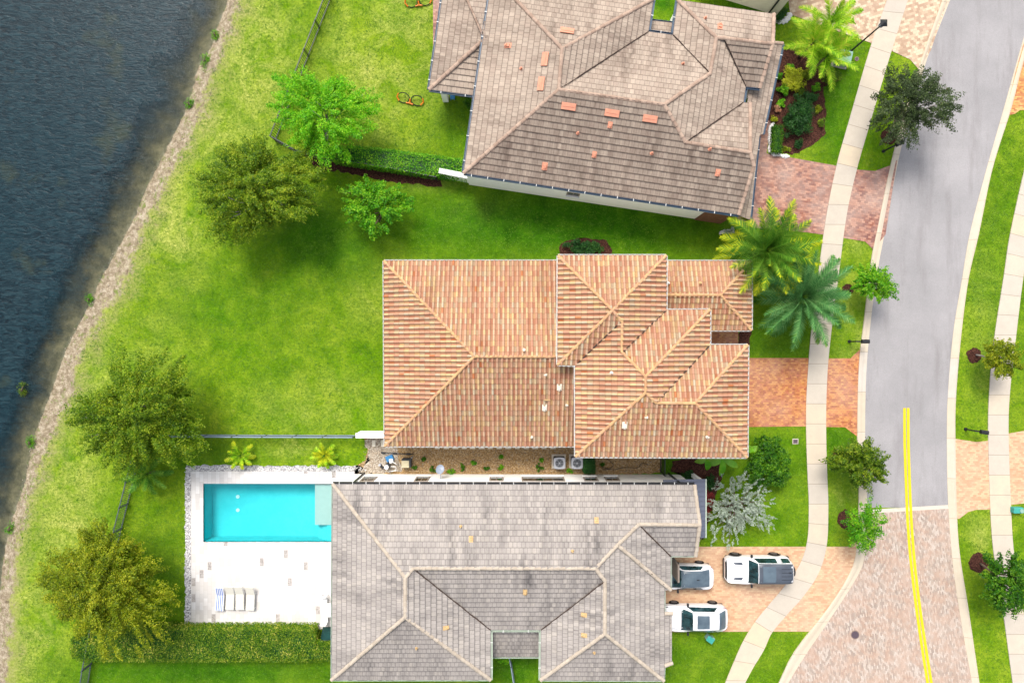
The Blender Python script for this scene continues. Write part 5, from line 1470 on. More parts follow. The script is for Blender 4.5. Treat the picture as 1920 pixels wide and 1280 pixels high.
palm("small_palm", 609, 853, .5, 1.05, 13, [M["palm_gold"], M["palm_areca"]], "small golden palm above the right end of the pool", "small palms around the pool", seed=32, leaf=.3, pairs=16, width=1.8, trunk_r=.07, gold=.3, elev=(-5, 70))
palm("small_palm", 277, 888, .9, 1.8, 13, [M["palm_green"], M["palm_green"]], "dark green palm at the end of the lake fence under the wide dark olive tree", "small palms around the pool", seed=33, leaf=.4, pairs=22, width=1.8, trunk_r=.09, elev=(-5, 65))

# big leaved plants by the side gate
def bigleaf(px, py, label, n, L, seed, h=1.2):
    r_ = random.Random(seed); c = W(px, py, h)
    root = empty("banana_plant", (c.x, c.y, 0), label, "plant", "broad leaved plants beside the clay house")
    mb = MB(); mb.tube([(c.x, c.y, 0), (c.x, c.y, h * .8)], [.08, .05], 8); mb.build("stem", M["palm_green"], root, smooth=True)
    for k in range(n):
        az = -math.pi / 2 + (k - (n - 1) / 2) * 1.1 + r_.uniform(-.2, .2); hd = Vector((math.cos(az), math.sin(az), 0)); sd = Vector((-hd.y, hd.x, 0))
        V = []; F = []; m = 10
        for i in range(m + 1):
            s = i / m; p = Vector((c.x, c.y, h * .8)) + hd * L * s + Vector((0, 0, .35 * math.sin(s * 2.6) - .25 * s * s))
            w = .24 * math.sin(math.pi * min(1, s * .95 + .03)) ** .7
            V += [p - sd * w + Vector((0, 0, .05)), p, p + sd * w + Vector((0, 0, .05))]
            if i: b = 3 * i; F += [(b - 3, b - 2, b + 1, b), (b - 2, b - 1, b + 2, b + 1)]
        link_mesh("leaf", V, F, M["leaf_mid"] if k % 2 else M["palm_green"], root, smooth=True)
bigleaf(1327, 858, "broad leaved plant under the clay eave, left of the pair", 3, .95, 3)
bigleaf(1357, 860, "broad leaved plant with long ribbed leaves, right of the pair", 3, 1.3, 4)
bigleaf(1410, 838, "broad leaved plant with orange tinged leaf at the clay roof corner", 3, .6, 5, h=1.0)

# ------------------------------------------------------------ fences and garden walls
def fence(pts, h, label, mat, rail_mat=None, step=2.2, picket=.12, mesh_ok=True, rail=.035):
    L = [W(*p) for p in pts]
    root = empty("metal_fence", L[0], label, "fence")
    for a, b in zip(L[:-1], L[1:]):
        D = b - a; n = max(1, round(D.length / step)); d = D.normalized()
        for i in range(n + 1):
            if i == n and b is not L[-1]: continue
            p = a + D * i / n
            mb = MB(); mb.box(p.x, p.y, 0, .07, .07, h + .06, rz=math.atan2(d.y, d.x)); mb.build("post", mat, root)
        for i in range(n):
            p, q = a + D * i / n, a + D * (i + 1) / n; m = (p + q) / 2; hl = (q - p).length / 2 - .04
            mb = MB(); s = Vector((-d.y, d.x, 0))
            for z in (h - .03, .12): mb.obox(m + Vector((0, 0, z)), d * hl, s * rail, Vector((0, 0, .02)))
            k = int(2 * hl / picket)
            for j in range(k):
                c = p + d * (.04 + (j + .5) * 2 * hl / k); mb.obox(c + Vector((0, 0, h / 2 + .045)), d * .018, s * .014, Vector((0, 0, h / 2 - .1)))
            mb.build("panel", rail_mat or mat, root)
    return root
fence([(643, -60), (620, 0), (517, 264), (560, 288)], 1.25, "dark picket fence running down the upper lawn to the olive tree", M["fence_black"], picket=.16)
fence([(562, 289), (640, 306), (740, 322), (820, 338)], 1.1, "thin dark fence along the mulch below the boundary hedge", M["fence_black"])
fence([(262, 860), (252, 898), (229, 990), (190, 1150), (172, 1243), (162, 1310)], 1.2, "slate grey picket fence between the lake lawn and the pool yard", M["fence_slate"], picket=.14)
fence([(262, 815), (390, 815), (668, 816)], 1.1, "thin grey fence above the pool yard, ending at a white wall", M["fence_slate"], M["fence_pale"], rail=.04)
fence([(951, 1200), (958, 1236), (968, 1300)], 1.2, "thin pale railed fence below the small court roof of the grey house", M["fence_slate"], M["fence_pale"], rail=.03)
fence([(1238, 836), (1238, 884)], 1.6, "short dark gate fence between the clay and grey roofed houses", M["black_metal"])
def gwall(a, b, w, h, label):
    A, B = W(*a), W(*b); m = (A + B) / 2; d = B - A
    root = empty("garden_wall", m, label, "wall")
    mb = MB(); mb.box(m.x, m.y, -.05, d.length, w, h, rz=math.atan2(d.y, d.x)); mb.build("wall", M["stucco_white"], root)
    mb = MB(); mb.box(m.x, m.y, h - .05, d.length + .06, w + .08, .07, rz=math.atan2(d.y, d.x), bev=.01); mb.build("coping", M["white_trim"], root)
gwall((676, 811), (745, 811), .3, 1.5, "short white garden wall at the left end of the clay house")
gwall((828, 330), (905, 345), .28, 1.6, "short white garden wall beside the end of the boundary hedge")

# ------------------------------------------------------------ street furniture
def mailbox(px, py, rot, label):
    p = W(px, py); root = empty("mailbox", p, label, "mailbox", "black kerbside mailboxes")
    c, s = math.cos(rot), math.sin(rot); d = Vector((c, s, 0)); sd = Vector((-s, c, 0))
    mb = MB(); mb.tube([p, p + Vector((0, 0, 1.15))], .055, 10); mb.cyl(p.x, p.y, 0, .1, .12, 12); mb.build("post", M["black_metal"], root)
    mb = MB(); mb.obox(p + d * .38 + Vector((0, 0, 1.02)), d * .42, sd * .055, Vector((0, 0, .035))); mb.build("arm", M["black_metal"], root)
    mb = MB(); ce = p + d * .62 + Vector((0, 0, 1.18)); V = []; n = 9
    for e in (-1, 1):
        V += [ce + d * .27 * e + sd * .15 * -1 + Vector((0, 0, -.12))] + [ce + d * .27 * e - sd * .15 * math.cos(math.pi * k / (n - 1)) + Vector((0, 0, .02 + .1 * math.sin(math.pi * k / (n - 1)))) for k in range(n)] + [ce + d * .27 * e + sd * .15 + Vector((0, 0, -.12))]
    m = n + 2
    mb.add(V, [tuple(range(m)), tuple(range(2 * m - 1, m - 1, -1))] + [(k, k + m, (k + 1) % m + m, (k + 1) % m) for k in range(m)])
    box = mb.build("box", M["gutter_blue"] if False else M["black_metal"], root)
    mb = MB(); mb.obox(ce + d * .277, d * .008, sd * .12, Vector((0, 0, .09))); mb.build("door", M["unit_dark"], box)
    mb = MB(); mb.obox(ce + sd * .16 + Vector((0, 0, .1)), d * .02, sd * .006, Vector((0, 0, .08))); mb.build("flag", M["terracotta"], box)
mailbox(1592, 640, 0.0, "black mailbox on the grass beside the orange driveway")
mailbox(1656, 284, R(25), "black mailbox under the grey green street tree")
mailbox(1810, 804, R(-8), "black mailbox across the street beside the tan driveway")

def lamp():
    p = W(1591, 100); root = empty("street_lamp", p, "tall black lamp post leaning outwards in view over the top pavement", "lamp post")
    h = 4.7
    mb = MB(); mb.tube([p, p + Vector((0, 0, .8)), p + Vector((0, 0, h - .3))], [.1, .065, .05], 12); mb.cyl(p.x, p.y, 0, .35, .16, 14, r2=.11); mb.build("pole", M["black_metal"], root)
    mb = MB()
    for k in range(4):
        a = math.pi / 4 + k * math.pi / 2; mb.tube([p + Vector((.12 * math.cos(a), .12 * math.sin(a), h - .3)), p + Vector((.2 * math.cos(a), .2 * math.sin(a), h + .15))], .015, 5)
    mb.tube([p + Vector((0, 0, h - .35)), p + Vector((0, 0, h - .25))], [.06, .16], 12)
    ln_ = mb.build("lantern", M["black_metal"], root)
    mb = MB(); mb.add([p + Vector((x * .24, y * .24, h + .14)) for x, y in ((-1, -1), (1, -1), (1, 1), (-1, 1))] + [p + Vector((x * .05, y * .05, h + .32)) for x, y in ((-1, -1), (1, -1), (1, 1), (-1, 1))],
                      [(3, 2, 1, 0), (4, 5, 6, 7), (0, 1, 5, 4), (1, 2, 6, 5), (2, 3, 7, 6), (3, 0, 4, 7)]); mb.build("cap", M["black_metal"], ln_)
    mb = MB(); mb.cyl(p.x, p.y, h - .25, h + .13, .11, 12); mb.build("glass", M["unit_grey"], ln_)
lamp()
# transformer box
p = W(1580, 110, .5); root = empty("utility_box", (p.x, p.y, 0), "pale green metal utility box on a pad beside the palm clump", "utility box")
rz = R(-12)
mb = MB(); mb.box(p.x, p.y, 0, 1.15, 1.05, .1, rz=rz); mb.build("pad", M["band_concrete"], root)
mb = MB(); mb.box(p.x, p.y, .1, .95, .85, .78, rz=rz, bev=.02); mb.build("cabinet", M["utility_green"], root)
mb = MB(); mb.box(p.x, p.y, .875, 1.0, .9, .05, rz=rz, bev=.015); mb.build("lid", M["utility_green"], root)
# teal irrigation box and small green box on the grass
p = W(1330, 1196, .3); root = empty("irrigation_box", (p.x, p.y, 0), "small weathered green cable box on the grass below the cars", "utility box")
mb = MB(); mb.box(p.x, p.y, 0, .5, .38, .55, rz=R(-35), bev=.04); mb.build("box", M["utility_green"], root)
mb = MB(); mb.box(p.x, p.y, .55, .54, .42, .05, rz=R(-35), bev=.02); mb.build("lid", M["teal_cover"], root)
mb = MB(); mb.cyl(p.x + .28, p.y - .02, 0, .42, .11, 14); mb.build("meter", M["utility_green"], root)
p = W(1908, 956, .3); root = empty("cable_box", (p.x, p.y, 0), "teal rounded cable box on the grass at the right edge", "utility box")
mb = MB(); mb.box(p.x, p.y, 0, .75, .45, .45, bev=.08); mb.build("body", M["teal_cover"], root)
mb = MB(); mb.cyl(p.x + .2, p.y - .02, .45, .5, .15, 16); mb.build("cap", M["utility_green"], root)
# covers in the ground
p = W(1603, 1189); root = empty("manhole_cover", (p.x, p.y, 0), "round dark iron manhole cover in the brick street", "manhole")
mb = MB(); mb.cyl(p.x, p.y, .005, .030, .33, 32); mb.build("frame", M["iron_ring"], root)
mb = MB(); mb.cyl(p.x, p.y, .02, .040, .27, 32)
for k in range(8): mb.box(p.x + .16 * math.cos(k * .785), p.y + .16 * math.sin(k * .785), .04, .1, .02, .008, rz=k * .785)
mb.build("lid", M["iron"], root)
p = W(1491, 827); root = empty("valve_cover", (p.x, p.y, 0), "square dark valve cover set in the grass right of the round shrub", "valve cover")
mb = MB(); mb.box(p.x, p.y, 0, .44, .4, .05, bev=.02); mb.build("frame", M["band_concrete"], root)
mb = MB(); mb.box(p.x, p.y, .03, .34, .3, .035, bev=.02); mb.build("lid", M["iron"], root)
p = W(1606, 111); root = empty("valve_cover", (p.x, p.y, 0), "small round reddish valve cover in the grass beside the pale green utility box", "valve cover")
mb = MB(); mb.cyl(p.x, p.y, 0, .05, .16, 18); mb.build("frame", M["iron_ring"], root)
mb = MB(); mb.cyl(p.x, p.y, .03, .06, .11, 18); mb.build("lid", M["iron"], root)

# ------------------------------------------------------------ side yard
for k, (x, y) in enumerate(((1049, 868), (1082, 868))):
    p = W(x, y, .85); root = empty("air_conditioner", (p.x, p.y, 0), ["left air conditioning unit standing in the gravel by the clay eave", "right air conditioning unit standing beside the short dark hedge"][k], "air conditioner", "pair of air conditioners")
    mb = MB(); mb.box(p.x, p.y, 0, 1.05, 1.05, .08); mb.build("pad", M["band_concrete"], root)
    mb = MB(); mb.box(p.x, p.y, .08, .8, .8, .72, bev=.06); mb.build("cabinet", M["unit_dark"], root)
    mb = MB(); n = 24; V = []
    for z in (.80, .87):
        for i in range(n):
            t_ = 2 * math.pi * i / n; c, s = math.cos(t_), math.sin(t_); m_ = max(abs(c), abs(s)) ; rr = .42 / m_ if m_ > .78 else .42 / .78
            V.append((p.x + c * rr, p.y + s * rr, z)); V.append((p.x + c * .31, p.y + s * .31, z))
    F = []
    for i in range(n):
        j = (i + 1) % n
        F += [(2 * n + 2 * i, 2 * n + 2 * i + 1, 2 * n + 2 * j + 1, 2 * n + 2 * j), (2 * i, 2 * j, 2 * n + 2 * j, 2 * n + 2 * i), (2 * i + 1, 2 * n + 2 * i + 1, 2 * n + 2 * j + 1, 2 * j + 1), (2 * i, 2 * i + 1, 2 * j + 1, 2 * j)]
    mb.add(V, F); tp_ = mb.build("top_panel", M["unit_grey"], root)
    mb = MB(); mb.cyl(p.x, p.y, .76, .84, .075, 14)
    for i in range(4):
        a = i * math.pi / 2 + .4 + k; mb.obox((p.x + .18 * math.cos(a), p.y + .18 * math.sin(a), .8), (.12 * math.cos(a), .12 * math.sin(a), 0), (-.06 * math.sin(a), .06 * math.cos(a), .02), (0, 0, .006))
    mb.build("fan", M["unit_dark"] if k == 0 else M["unit_dark"], tp_)
    mb = MB()
    for rr in (.12, .2, .27): mb.tube([(p.x + rr * math.cos(2 * math.pi * i / 20), p.y + rr * math.sin(2 * math.pi * i / 20), .875) for i in range(21)], .008, 4, cap=False)
    for i in range(6): mb.tube([(p.x, p.y, .88), (p.x + .32 * math.cos(i * math.pi / 3), p.y + .32 * math.sin(i * math.pi / 3), .875)], .008, 4)
    mb.cyl(p.x, p.y, .87, .885, .06, 12); mb.build("grille", M["unit_grey"], tp_)
# stepping slabs half under the eave
xs_ = [818, 835, 852, 869, 884, 901, 917, 934, 951, 968, 985, 1001, 1018, 1035]
for k, x in enumerate(xs_):
    p = W(x + 2, 836); mb = MB(); mb.box(p.x, p.y, -.02, .36 + .04 * ((k * 7) % 3), .42, .06, bev=.015)
    tag(mb.build("stepping_slab", M["paver_pale"]), "pale square stepping slab in the row along the clay house eave", "paver", "row of stepping slabs under the eave")
for k, (x, y) in enumerate(((701, 831), (718, 831))):
    p = W(x, y); mb = MB(); mb.box(p.x, p.y, -.02, .26, .48, .06, bev=.015)
    tag(mb.build("stepping_slab", M["paver_pale"]), ["lone pale stepping slab in the gravel left of the clay roof corner", "pale stepping slab peeping out at the clay roof corner"][k], "paver")
# pool equipment
p = W(726, 874, .5); root = empty("pool_filter", (p.x, p.y, 0), "white topped pool filter with pipes beside the white wall", "pool filter")
mb = MB(); mb.cyl(p.x, p.y, 0, .7, .2, 18); mb.cyl(p.x, p.y, .7, .8, .2, 18, r2=.1); mb.build("tank", M["unit_dark"], root, smooth=False)
mb = MB(); mb.cyl(p.x, p.y, .78, .86, .16, 18); mb.build("lid", M["white_plastic"], root)
mb = MB(); mb.tube([p + Vector((.2, -.05, -.2)), p + Vector((.6, -.05, -.2)), p + Vector((.62, -.35, -.2)), p + Vector((.1, -.4, -.2))], .03, 8); mb.tube([p + Vector((.15, .2, -.1)), p + Vector((.4, .3, -.1)), p + Vector((.75, .1, -.1))], .03, 8); mb.build("pipes", M["white_plastic"], root, smooth=True)
p = W(716, 874, .3); root = empty("pool_pump", (p.x, p.y, 0), "small black pool pump left of the white topped filter", "pool pump")
mb = MB(); mb.tube([p + Vector((-.15, .1, 0)), p + Vector((.12, -.15, 0))], .1, 12); mb.build("motor", M["black_metal"], root)
mb = MB(); mb.cyl(p.x - .15, p.y + .12, .05, .42, .09, 12); mb.build("strainer", M["unit_grey"], root)
mb = MB(); mb.box(p.x, p.y, 0, .45, .3, .06, rz=R(-40)); mb.build("base", M["band_concrete"], root)
p = W(731, 861, .4); root = empty("tool_tray", (p.x, p.y, 0), "blue and white pool chemical tray above the pool filter", "tray")
mb = MB(); mb.box(p.x - .05, p.y + .05, 0, .55, .42, .3, rz=R(20), bev=.03); mb.build("tray", M["blue_plastic"], root)
mb = MB(); mb.box(p.x + .08, p.y - .1, .3, .28, .26, .08, rz=R(10), bev=.02); mb.build("lid", M["white_plastic"], root)
p = W(761, 869, .8); root = empty("pool_heater", (p.x, p.y, 0), "cream topped box shaped pool heater beside the filter", "pool heater")
mb = MB(); mb.box(p.x, p.y, 0, .68, .62, .7, bev=.03); mb.build("cabinet", M["unit_dark"], root)
mb = MB(); mb.box(p.x - .05, p.y - .04, .7, .56, .52, .1, bev=.03); mb.build("top_cover", M["heater_cream"], root)
mb = MB(); mb.tube([p + Vector((.3, .3, -.6)), p + Vector((.42, .42, -.6)), p + Vector((.42, .42, 0))], .03, 8); mb.build("gas_pipe", M["unit_grey"], root)
mb = MB(); a = W(716, 848); b = W(775, 851); mb.tube([a + Vector((0, 0, .08)), a.lerp(b, .5) + Vector((0, 0, .1)), b + Vector((0, 0, .08))], .03, 8)
for t_ in (.05, .42, .85): q = a.lerp(b, t_); mb.box(q.x, q.y, 0, .32, .12, .16, rz=-.1, bev=.03)
tag(mb.build("pool_pole", M["black_metal"]), "black pool pole with clips lying on pale gravel above the filter", "pole")
pts = [W(1137, 858), W(1150, 872), W(1135, 880), W(1129, 875), W(1150, 880), W(1170, 876), W(1195, 876), W(1203, 868), W(1215, 871)]
mb = MB(); mb.tube([Vector((x, y, .04)) for x, y in catmull([(q.x, q.y) for q in pts], 6)], .022, 6); tag(mb.build("garden_hose", M["black_metal"], smooth=True), "black hose snaking across the tan gravel below the clay eave", "hose")

# white edging stones
def stones(line, n, label, w=.16):
    L = [W(*p) for p in line]; k = 0; seg = [(b - a).length for a, b in zip(L[:-1], L[1:])]; tot = sum(seg)
    for i in range(n):
        s = (i + .5) / n * tot; j = 0
        while s > seg[j] and j < len(seg) - 1: s -= seg[j]; j += 1
        p = L[j].lerp(L[j + 1], s / seg[j]); bm = bmesh.new(); bmesh.ops.create_icosphere(bm, subdivisions=2, radius=1)
        sc = random.uniform(.8, 1.2); ph = random.uniform(0, 6)
        for v in bm.verts: v.co *= 1 + .16 * math.sin(v.co.x * 4 + ph) * math.cos(v.co.y * 3 + ph) + random.uniform(-.06, .06)
        bmesh.ops.transform(bm, matrix=Matrix.Translation((p.x + random.uniform(-.03, .03), p.y + random.uniform(-.03, .03), .05)) @ Matrix.Rotation(ph, 4, 'Z') @ Matrix.Diagonal((w * sc, w * .8 * sc, .1, 1)), verts=bm.verts)
        m = MB(); m.bm(bm); tag(m.build("edging_stone", M["white_stone"], smooth=False), label, "stone", label)
stones([(1449, 231), (1444, 240), (1442, 284), (1452, 290), (1478, 294)], 24, "white edging stones around the little hedge by the red driveway")
stones([(1457, 40), (1470, 42), (1480, 28)], 9, "white edging stones at the corner of the white house", .2)
stones([(1349, 437), (1360, 434), (1374, 433)], 8, "white edging stones at the brick corner beside the palm")

# pebbles in the white border, one mass
def scatter_stones(name, polys, dens, size, mat, label, z=.02):
    Q = []; 
    for P_ in polys:
        pl = plan(P_); a = np.array(pl); x0, y0 = a.min(0); x1, y1 = a.max(0); n = int((x1 - x0) * (y1 - y0) * dens)
        p = np.stack([rng.uniform(x0, x1, n), rng.uniform(y0, y1, n)], 1); p = p[inpoly(p, pl)]
        Q.append(p)
    p = np.concatenate(Q); n = len(p); V = np.zeros((n, 6, 3)); s = size * rng.uniform(.5, 1.4, n); th = rng.uniform(0, 6.28, n)
    for k in range(4):
        a = th + k * math.pi / 2; V[:, k, 0] = p[:, 0] + s * np.cos(a); V[:, k, 1] = p[:, 1] + s * np.sin(a) * .8; V[:, k, 2] = z
    V[:, 4, :2] = p; V[:, 4, 2] = z + s * .9; V[:, 5, :2] = p; V[:, 5, 2] = z - .01
    T = np.stack([V[:, [k, (k + 1) % 4, 4]] for k in range(4)], 1).reshape(-1, 3)
    o = quads_mesh(name, T, n * 4, mat, k=3); tag(o, label, kind="stuff")
scatter_stones("white_pebbles", [[(347, 876), (672, 874), (690, 882), (362, 884)], [(347, 876), (359, 876), (359, 1176), (347, 1176)]], 130, .045, M["white_stone"], "white pebbles along the edge of the pool deck")
scatter_stones("gravel", [[(686, 822), (1240, 822), (1240, 885), (672, 885)]], 60, .03, M["gravel_pale"], "loose gravel stones in the side yard")
scatter_stones("shore_stones", [[(445, 0), (432, 60), (385, 190), (350, 250), (300, 350), (270, 380), (250, 400), (300, 300), (350, 200), (395, 100), (420, 0)],
    [(262, 412), (150, 640), (90, 830), (40, 960), (22, 1090), (14, 1280), (-10, 1280), (0, 1050), (60, 812), (115, 661), (185, 517), (245, 410)]], 5, .045, M["gravel_pale"], "pale stones scattered along the lake bank", z=-.12)
# water weeds
for k, (x, y, r_, l) in enumerate(((398, 60, 7, "green"), (378, 110, 9, "green"), (349, 190, 9, "green"), (160, 560, 8, "green"), (48, 830, 7, "green"), (10, 995, 8, "green"), (36, 730, 12, "pale"))):
    bush("water_weed", x, y, r_, r_ * 1.7, .5, M["leaf_mid"] if l == "green" else M["leaf_street"],
         ["topmost green reeds at the lake edge", "long patch of green reeds in the shallows near the top", "round green reeds at the waterline left of the lime tree", "faint green reeds at the bend of the shore", "small green reeds left of the wide dark olive tree", "green reeds at the left edge above the bare bank", "pale water weed standing off the shore"][k], "reeds", "reeds along the lake edge", n=(16, 26), crad=.25, ls=.14, wid=.18, seed=k + 60, h0=-.5)

# ------------------------------------------------------------ pool furniture
def lounger(px, py, rot, label, mat, stripes=False):
    p = W(px, py, .35); root = empty("sun_lounger", (p.x, p.y, .07), label, "sun lounger", "row of four sun loungers")
    def T(x, y, z):
        c, s = math.cos(rot), math.sin(rot); return Vector((p.x + x * c - y * s, p.y + x * s + y * c, .07 + z))
    w = .30
    mb = MB()
    for sx in (-1, 1):
        mb.tube([T(sx * w, -.92, .3), T(sx * w, .25, .3)], .022, 6)
        mb.tube([T(sx * w, .25, .3), T(sx * w, .92, .62)], .022, 6)
    for y in (-.92, .25): mb.tube([T(-w, y, .3), T(w, y, .3)], .02, 6)
    mb.tube([T(-w, .92, .62), T(w, .92, .62)], .02, 6)
    mb.build("frame", M["white_plastic"], root)
    for sx in (-1, 1):
        for y in (-.75, .3):
            mb = MB(); mb.tube([T(sx * w, y, .3), T(sx * (w + .02), y - .04, 0)], .022, 6); mb.build("leg", M["white_plastic"], root)
    def slab(name, y0, z0, y1, z1, nst):
        n = nst; V = []; F = []; FM = []; nx = 9 if stripes else 1; mb = MB()
        for i in range(nx):
            xa, xb = -w + 2 * w * i / nx, -w + 2 * w * (i + 1) / nx
            a, b, c, d = T(xa, y0, z0 + .03), T(xb, y0, z0 + .03), T(xb, y1, z1 + .03), T(xa, y1, z1 + .03)
            up = (b - a).cross(d - a).normalized() * .035
            mb.add([a, b, c, d, a + up, b + up, c + up, d + up], [(3, 2, 1, 0), (4, 5, 6, 7), (0, 1, 5, 4), (1, 2, 6, 5), (2, 3, 7, 6), (3, 0, 4, 7)], i % 2 if stripes else 0)
        mb.build(name, [mat, M["towel_blue"]], root)
    slab("seat", -.9, .3, .24, .3, 1); slab("backrest", .26, .3, .9, .62, 1)
plain("towel_blue", C(112, 140, 216), 0.9, 0.1, var=.05)
plain("towel_white", C(236, 238, 244, .78), 0.9, 0.1, var=.03)
lounger(413, 1121, R(-4), "sun lounger with blue and white striped towel, leftmost of the row", M["towel_white"], True)
lounger(432, 1119, R(-3), "plain ivory sun lounger right beside the striped one", M["cushion_ivory"])
lounger(450, 1119, R(0), "ivory sun lounger third from the left, beside the gap", M["cushion_ivory"])
lounger(470, 1120, R(-3), "ivory sun lounger standing apart, rightmost of the row", M["cushion_ivory"])
p = W(622, 1143, .75); root = empty("patio_table", (p.x, p.y, .07), "white patio table half under the grey roof edge", "table")
mb = MB(); mb.box(p.x, p.y, .75, 1.5, 1.0, .05, bev=.015); mb.build("tabletop", M["white_plastic"], root)
for sx in (-.65, .65):
    for sy in (-.42, .42): mb = MB(); mb.box(p.x + sx, p.y + sy, .07, .07, .07, .68); mb.build("leg", M["white_plastic"], root)
for k, (x, y, sg) in enumerate(((608, 1123, 1), (609, 1160, -1), (634, 1123, 1), (634, 1160, -1))):
    p = W(x, y, .45)
    if k > 1: continue
    root = empty("patio_chair", (p.x, p.y, .07), ["white patio chair above the patio table", "white patio chair below the patio table"][k], "chair")
    mb = MB(); mb.box(p.x, p.y, .45, .46, .46, .05, bev=.02); mb.build("seat", M["white_plastic"], root)
    mb = MB(); mb.obox((p.x, p.y + sg * .24, .75), (.22, 0, 0), (0, sg * .03, .25), (0, .02, 0), bev=.01); mb.build("backrest", M["white_plastic"], root)
    for sx in (-.2, .2):
        for sy in (-.2, .2): mb = MB(); mb.box(p.x + sx, p.y + sy, .07, .035, .035, .38); mb.build("leg", M["unit_grey"], root)
# covered grill
p = W(612, 1190, .7); root = empty("covered_grill", (p.x, p.y, 0), "dark green covered grill between pool deck and hedge by the grey roof", "grill")
mb = MB(); V = [(-.75, -.35, 0), (.75, -.35, 0), (.75, .35, 0), (-.75, .35, 0), (-.72, -.32, .75), (.72, -.32, .75), (.72, .32, .85), (-.55, .32, .85), (-.5, -.2, 1.05), (.6, -.2, 1.05), (.6, .28, 1.1), (-.4, .28, 1.1)]
mb.add([(p.x + .3 + a, p.y + b, c + .02) for a, b, c in V], [(0, 1, 5, 4), (1, 2, 6, 5), (2, 3, 7, 6), (3, 0, 4, 7), (4, 5, 9, 8), (5, 6, 10, 9), (6, 7, 11, 10), (7, 4, 8, 11), (8, 9, 10, 11), (3, 2, 1, 0)])
mb.build("cover", M["dark_green_cover"], root)
mb = MB(); mb.tube([(p.x - .4, p.y - .36, .78), (p.x + 1.0, p.y - .36, .78)], .03, 8); mb.build("handle_rail", M["unit_grey"], root)

# pop-up goals
def goal(px, py, rot, label, g=1.25):
    p = W(px, py); root = empty("pop_up_goal", p, label, "toy goal", "orange and black pop up goals")
    c, s = math.cos(rot), math.sin(rot)
    T = lambda x, y, z: Vector((p.x + (x * c - y * s) * g, p.y + (x * s + y * c) * g, z * g))
    for sg in (-1, 1):
        ring = [T(sg * .42 + .36 * math.cos(2 * math.pi * k / 20), .26 * math.sin(2 * math.pi * k / 20), .05 + .12 * (1 + math.sin(2 * math.pi * k / 20))) for k in range(21)]
        mb = MB(); mb.tube(ring, .035, 6, cap=False); mb.build("frame_loop", M["net_black"], root, smooth=True)
        mb = MB()
        for k in (-2, -1, 0, 1, 2): mb.tube([T(sg * .42 + k * .12, -.2, .06), T(sg * .42 + k * .12, .2, .22)], .004, 3)
        mb.build("net", M["net_black"], root)
        mb = MB(); mb.tube([T(sg * .66, -.2, .09), T(sg * .8, -.02, .16), T(sg * .74, .16, .28)], .055, 6); mb.build("end_pad", M["orange_plastic"], root)
    mb = MB(); mb.tube([T(-.22, -.24, .1), T(0, -.22, .1), T(.2, -.26, .1)], .06, 6); mb.tube([T(0, -.22, .1), T(0, .0, .2)], .055, 6); mb.build("centre_pad", M["orange_plastic"], root)
goal(770, 188, R(-12), "orange and black pop up goal lying on the lawn beside the lanai roof")
goal(785, 5, R(8), "orange and black pop up goal at the top edge of the picture")
# blue toy under the lanai
p = W(848, 181, .4); root = empty("toy_chair", (p.x, p.y, 0), "small blue plastic toy chair under the lanai edge", "toy chair")
mb = MB(); mb.box(p.x, p.y, .22, .36, .34, .04, bev=.02); mb.build("seat", M["blue_plastic"], root)
mb = MB(); mb.tube([(p.x - .17, p.y - .1, .25), (p.x - .15, p.y - .2, .42), (p.x + .15, p.y - .2, .42), (p.x + .17, p.y - .1, .25)], .025, 6); mb.build("backrest", M["blue_plastic"], root)
for sx in (-.14, .14):
    for sy in (-.13, .13): mb = MB(); mb.box(p.x + sx, p.y + sy, 0, .04, .04, .22); mb.build("leg", M["blue_plastic"], root)
sheet("patio_floor", [(812, -60), (812, 172), (888, 186), (900, 186), (960, -60)], 0.03, M["paver_red"], "red brown patio floor under the lanai roof")

# ------------------------------------------------------------ cars
t = MT("car_white", 0.25, 0.5); t.color((.66, .66, .67, 1)); t.b.inputs["Coat Weight"].default_value = 0.6; M["car_white"] = t.m
t = MT("car_glass", 0.05, 0.6); t.color(t.ramp(t.noise(2.5, 3), [(.35, C(14, 34, 38)), (.65, C(48, 84, 90))])); M["car_glass"] = t.m
t = MT("car_roof_glass", 0.12, 0.5); t.color(t.ramp(t.noise(1.2, 3), [(.3, C(84, 100, 114)), (.7, C(112, 130, 142))])); M["car_roof_glass"] = t.m
t = MT("car_roof_black", 0.35, 0.5); t.color(t.ramp(t.noise(1.5, 3), [(.3, C(72, 80, 92)), (.7, C(92, 100, 112))])); M["car_roof_black"] = t.m
plain("car_black", C(30, 32, 38), .4, .4, var=.1)
plain("rim", C(120, 124, 130), .35, .5, metal=.6, var=.05)
plain("tail_red", C(150, 30, 34), .3, .5, var=.05)
plain("lamp_clear", C(90, 100, 112), .15, .6, var=.1)

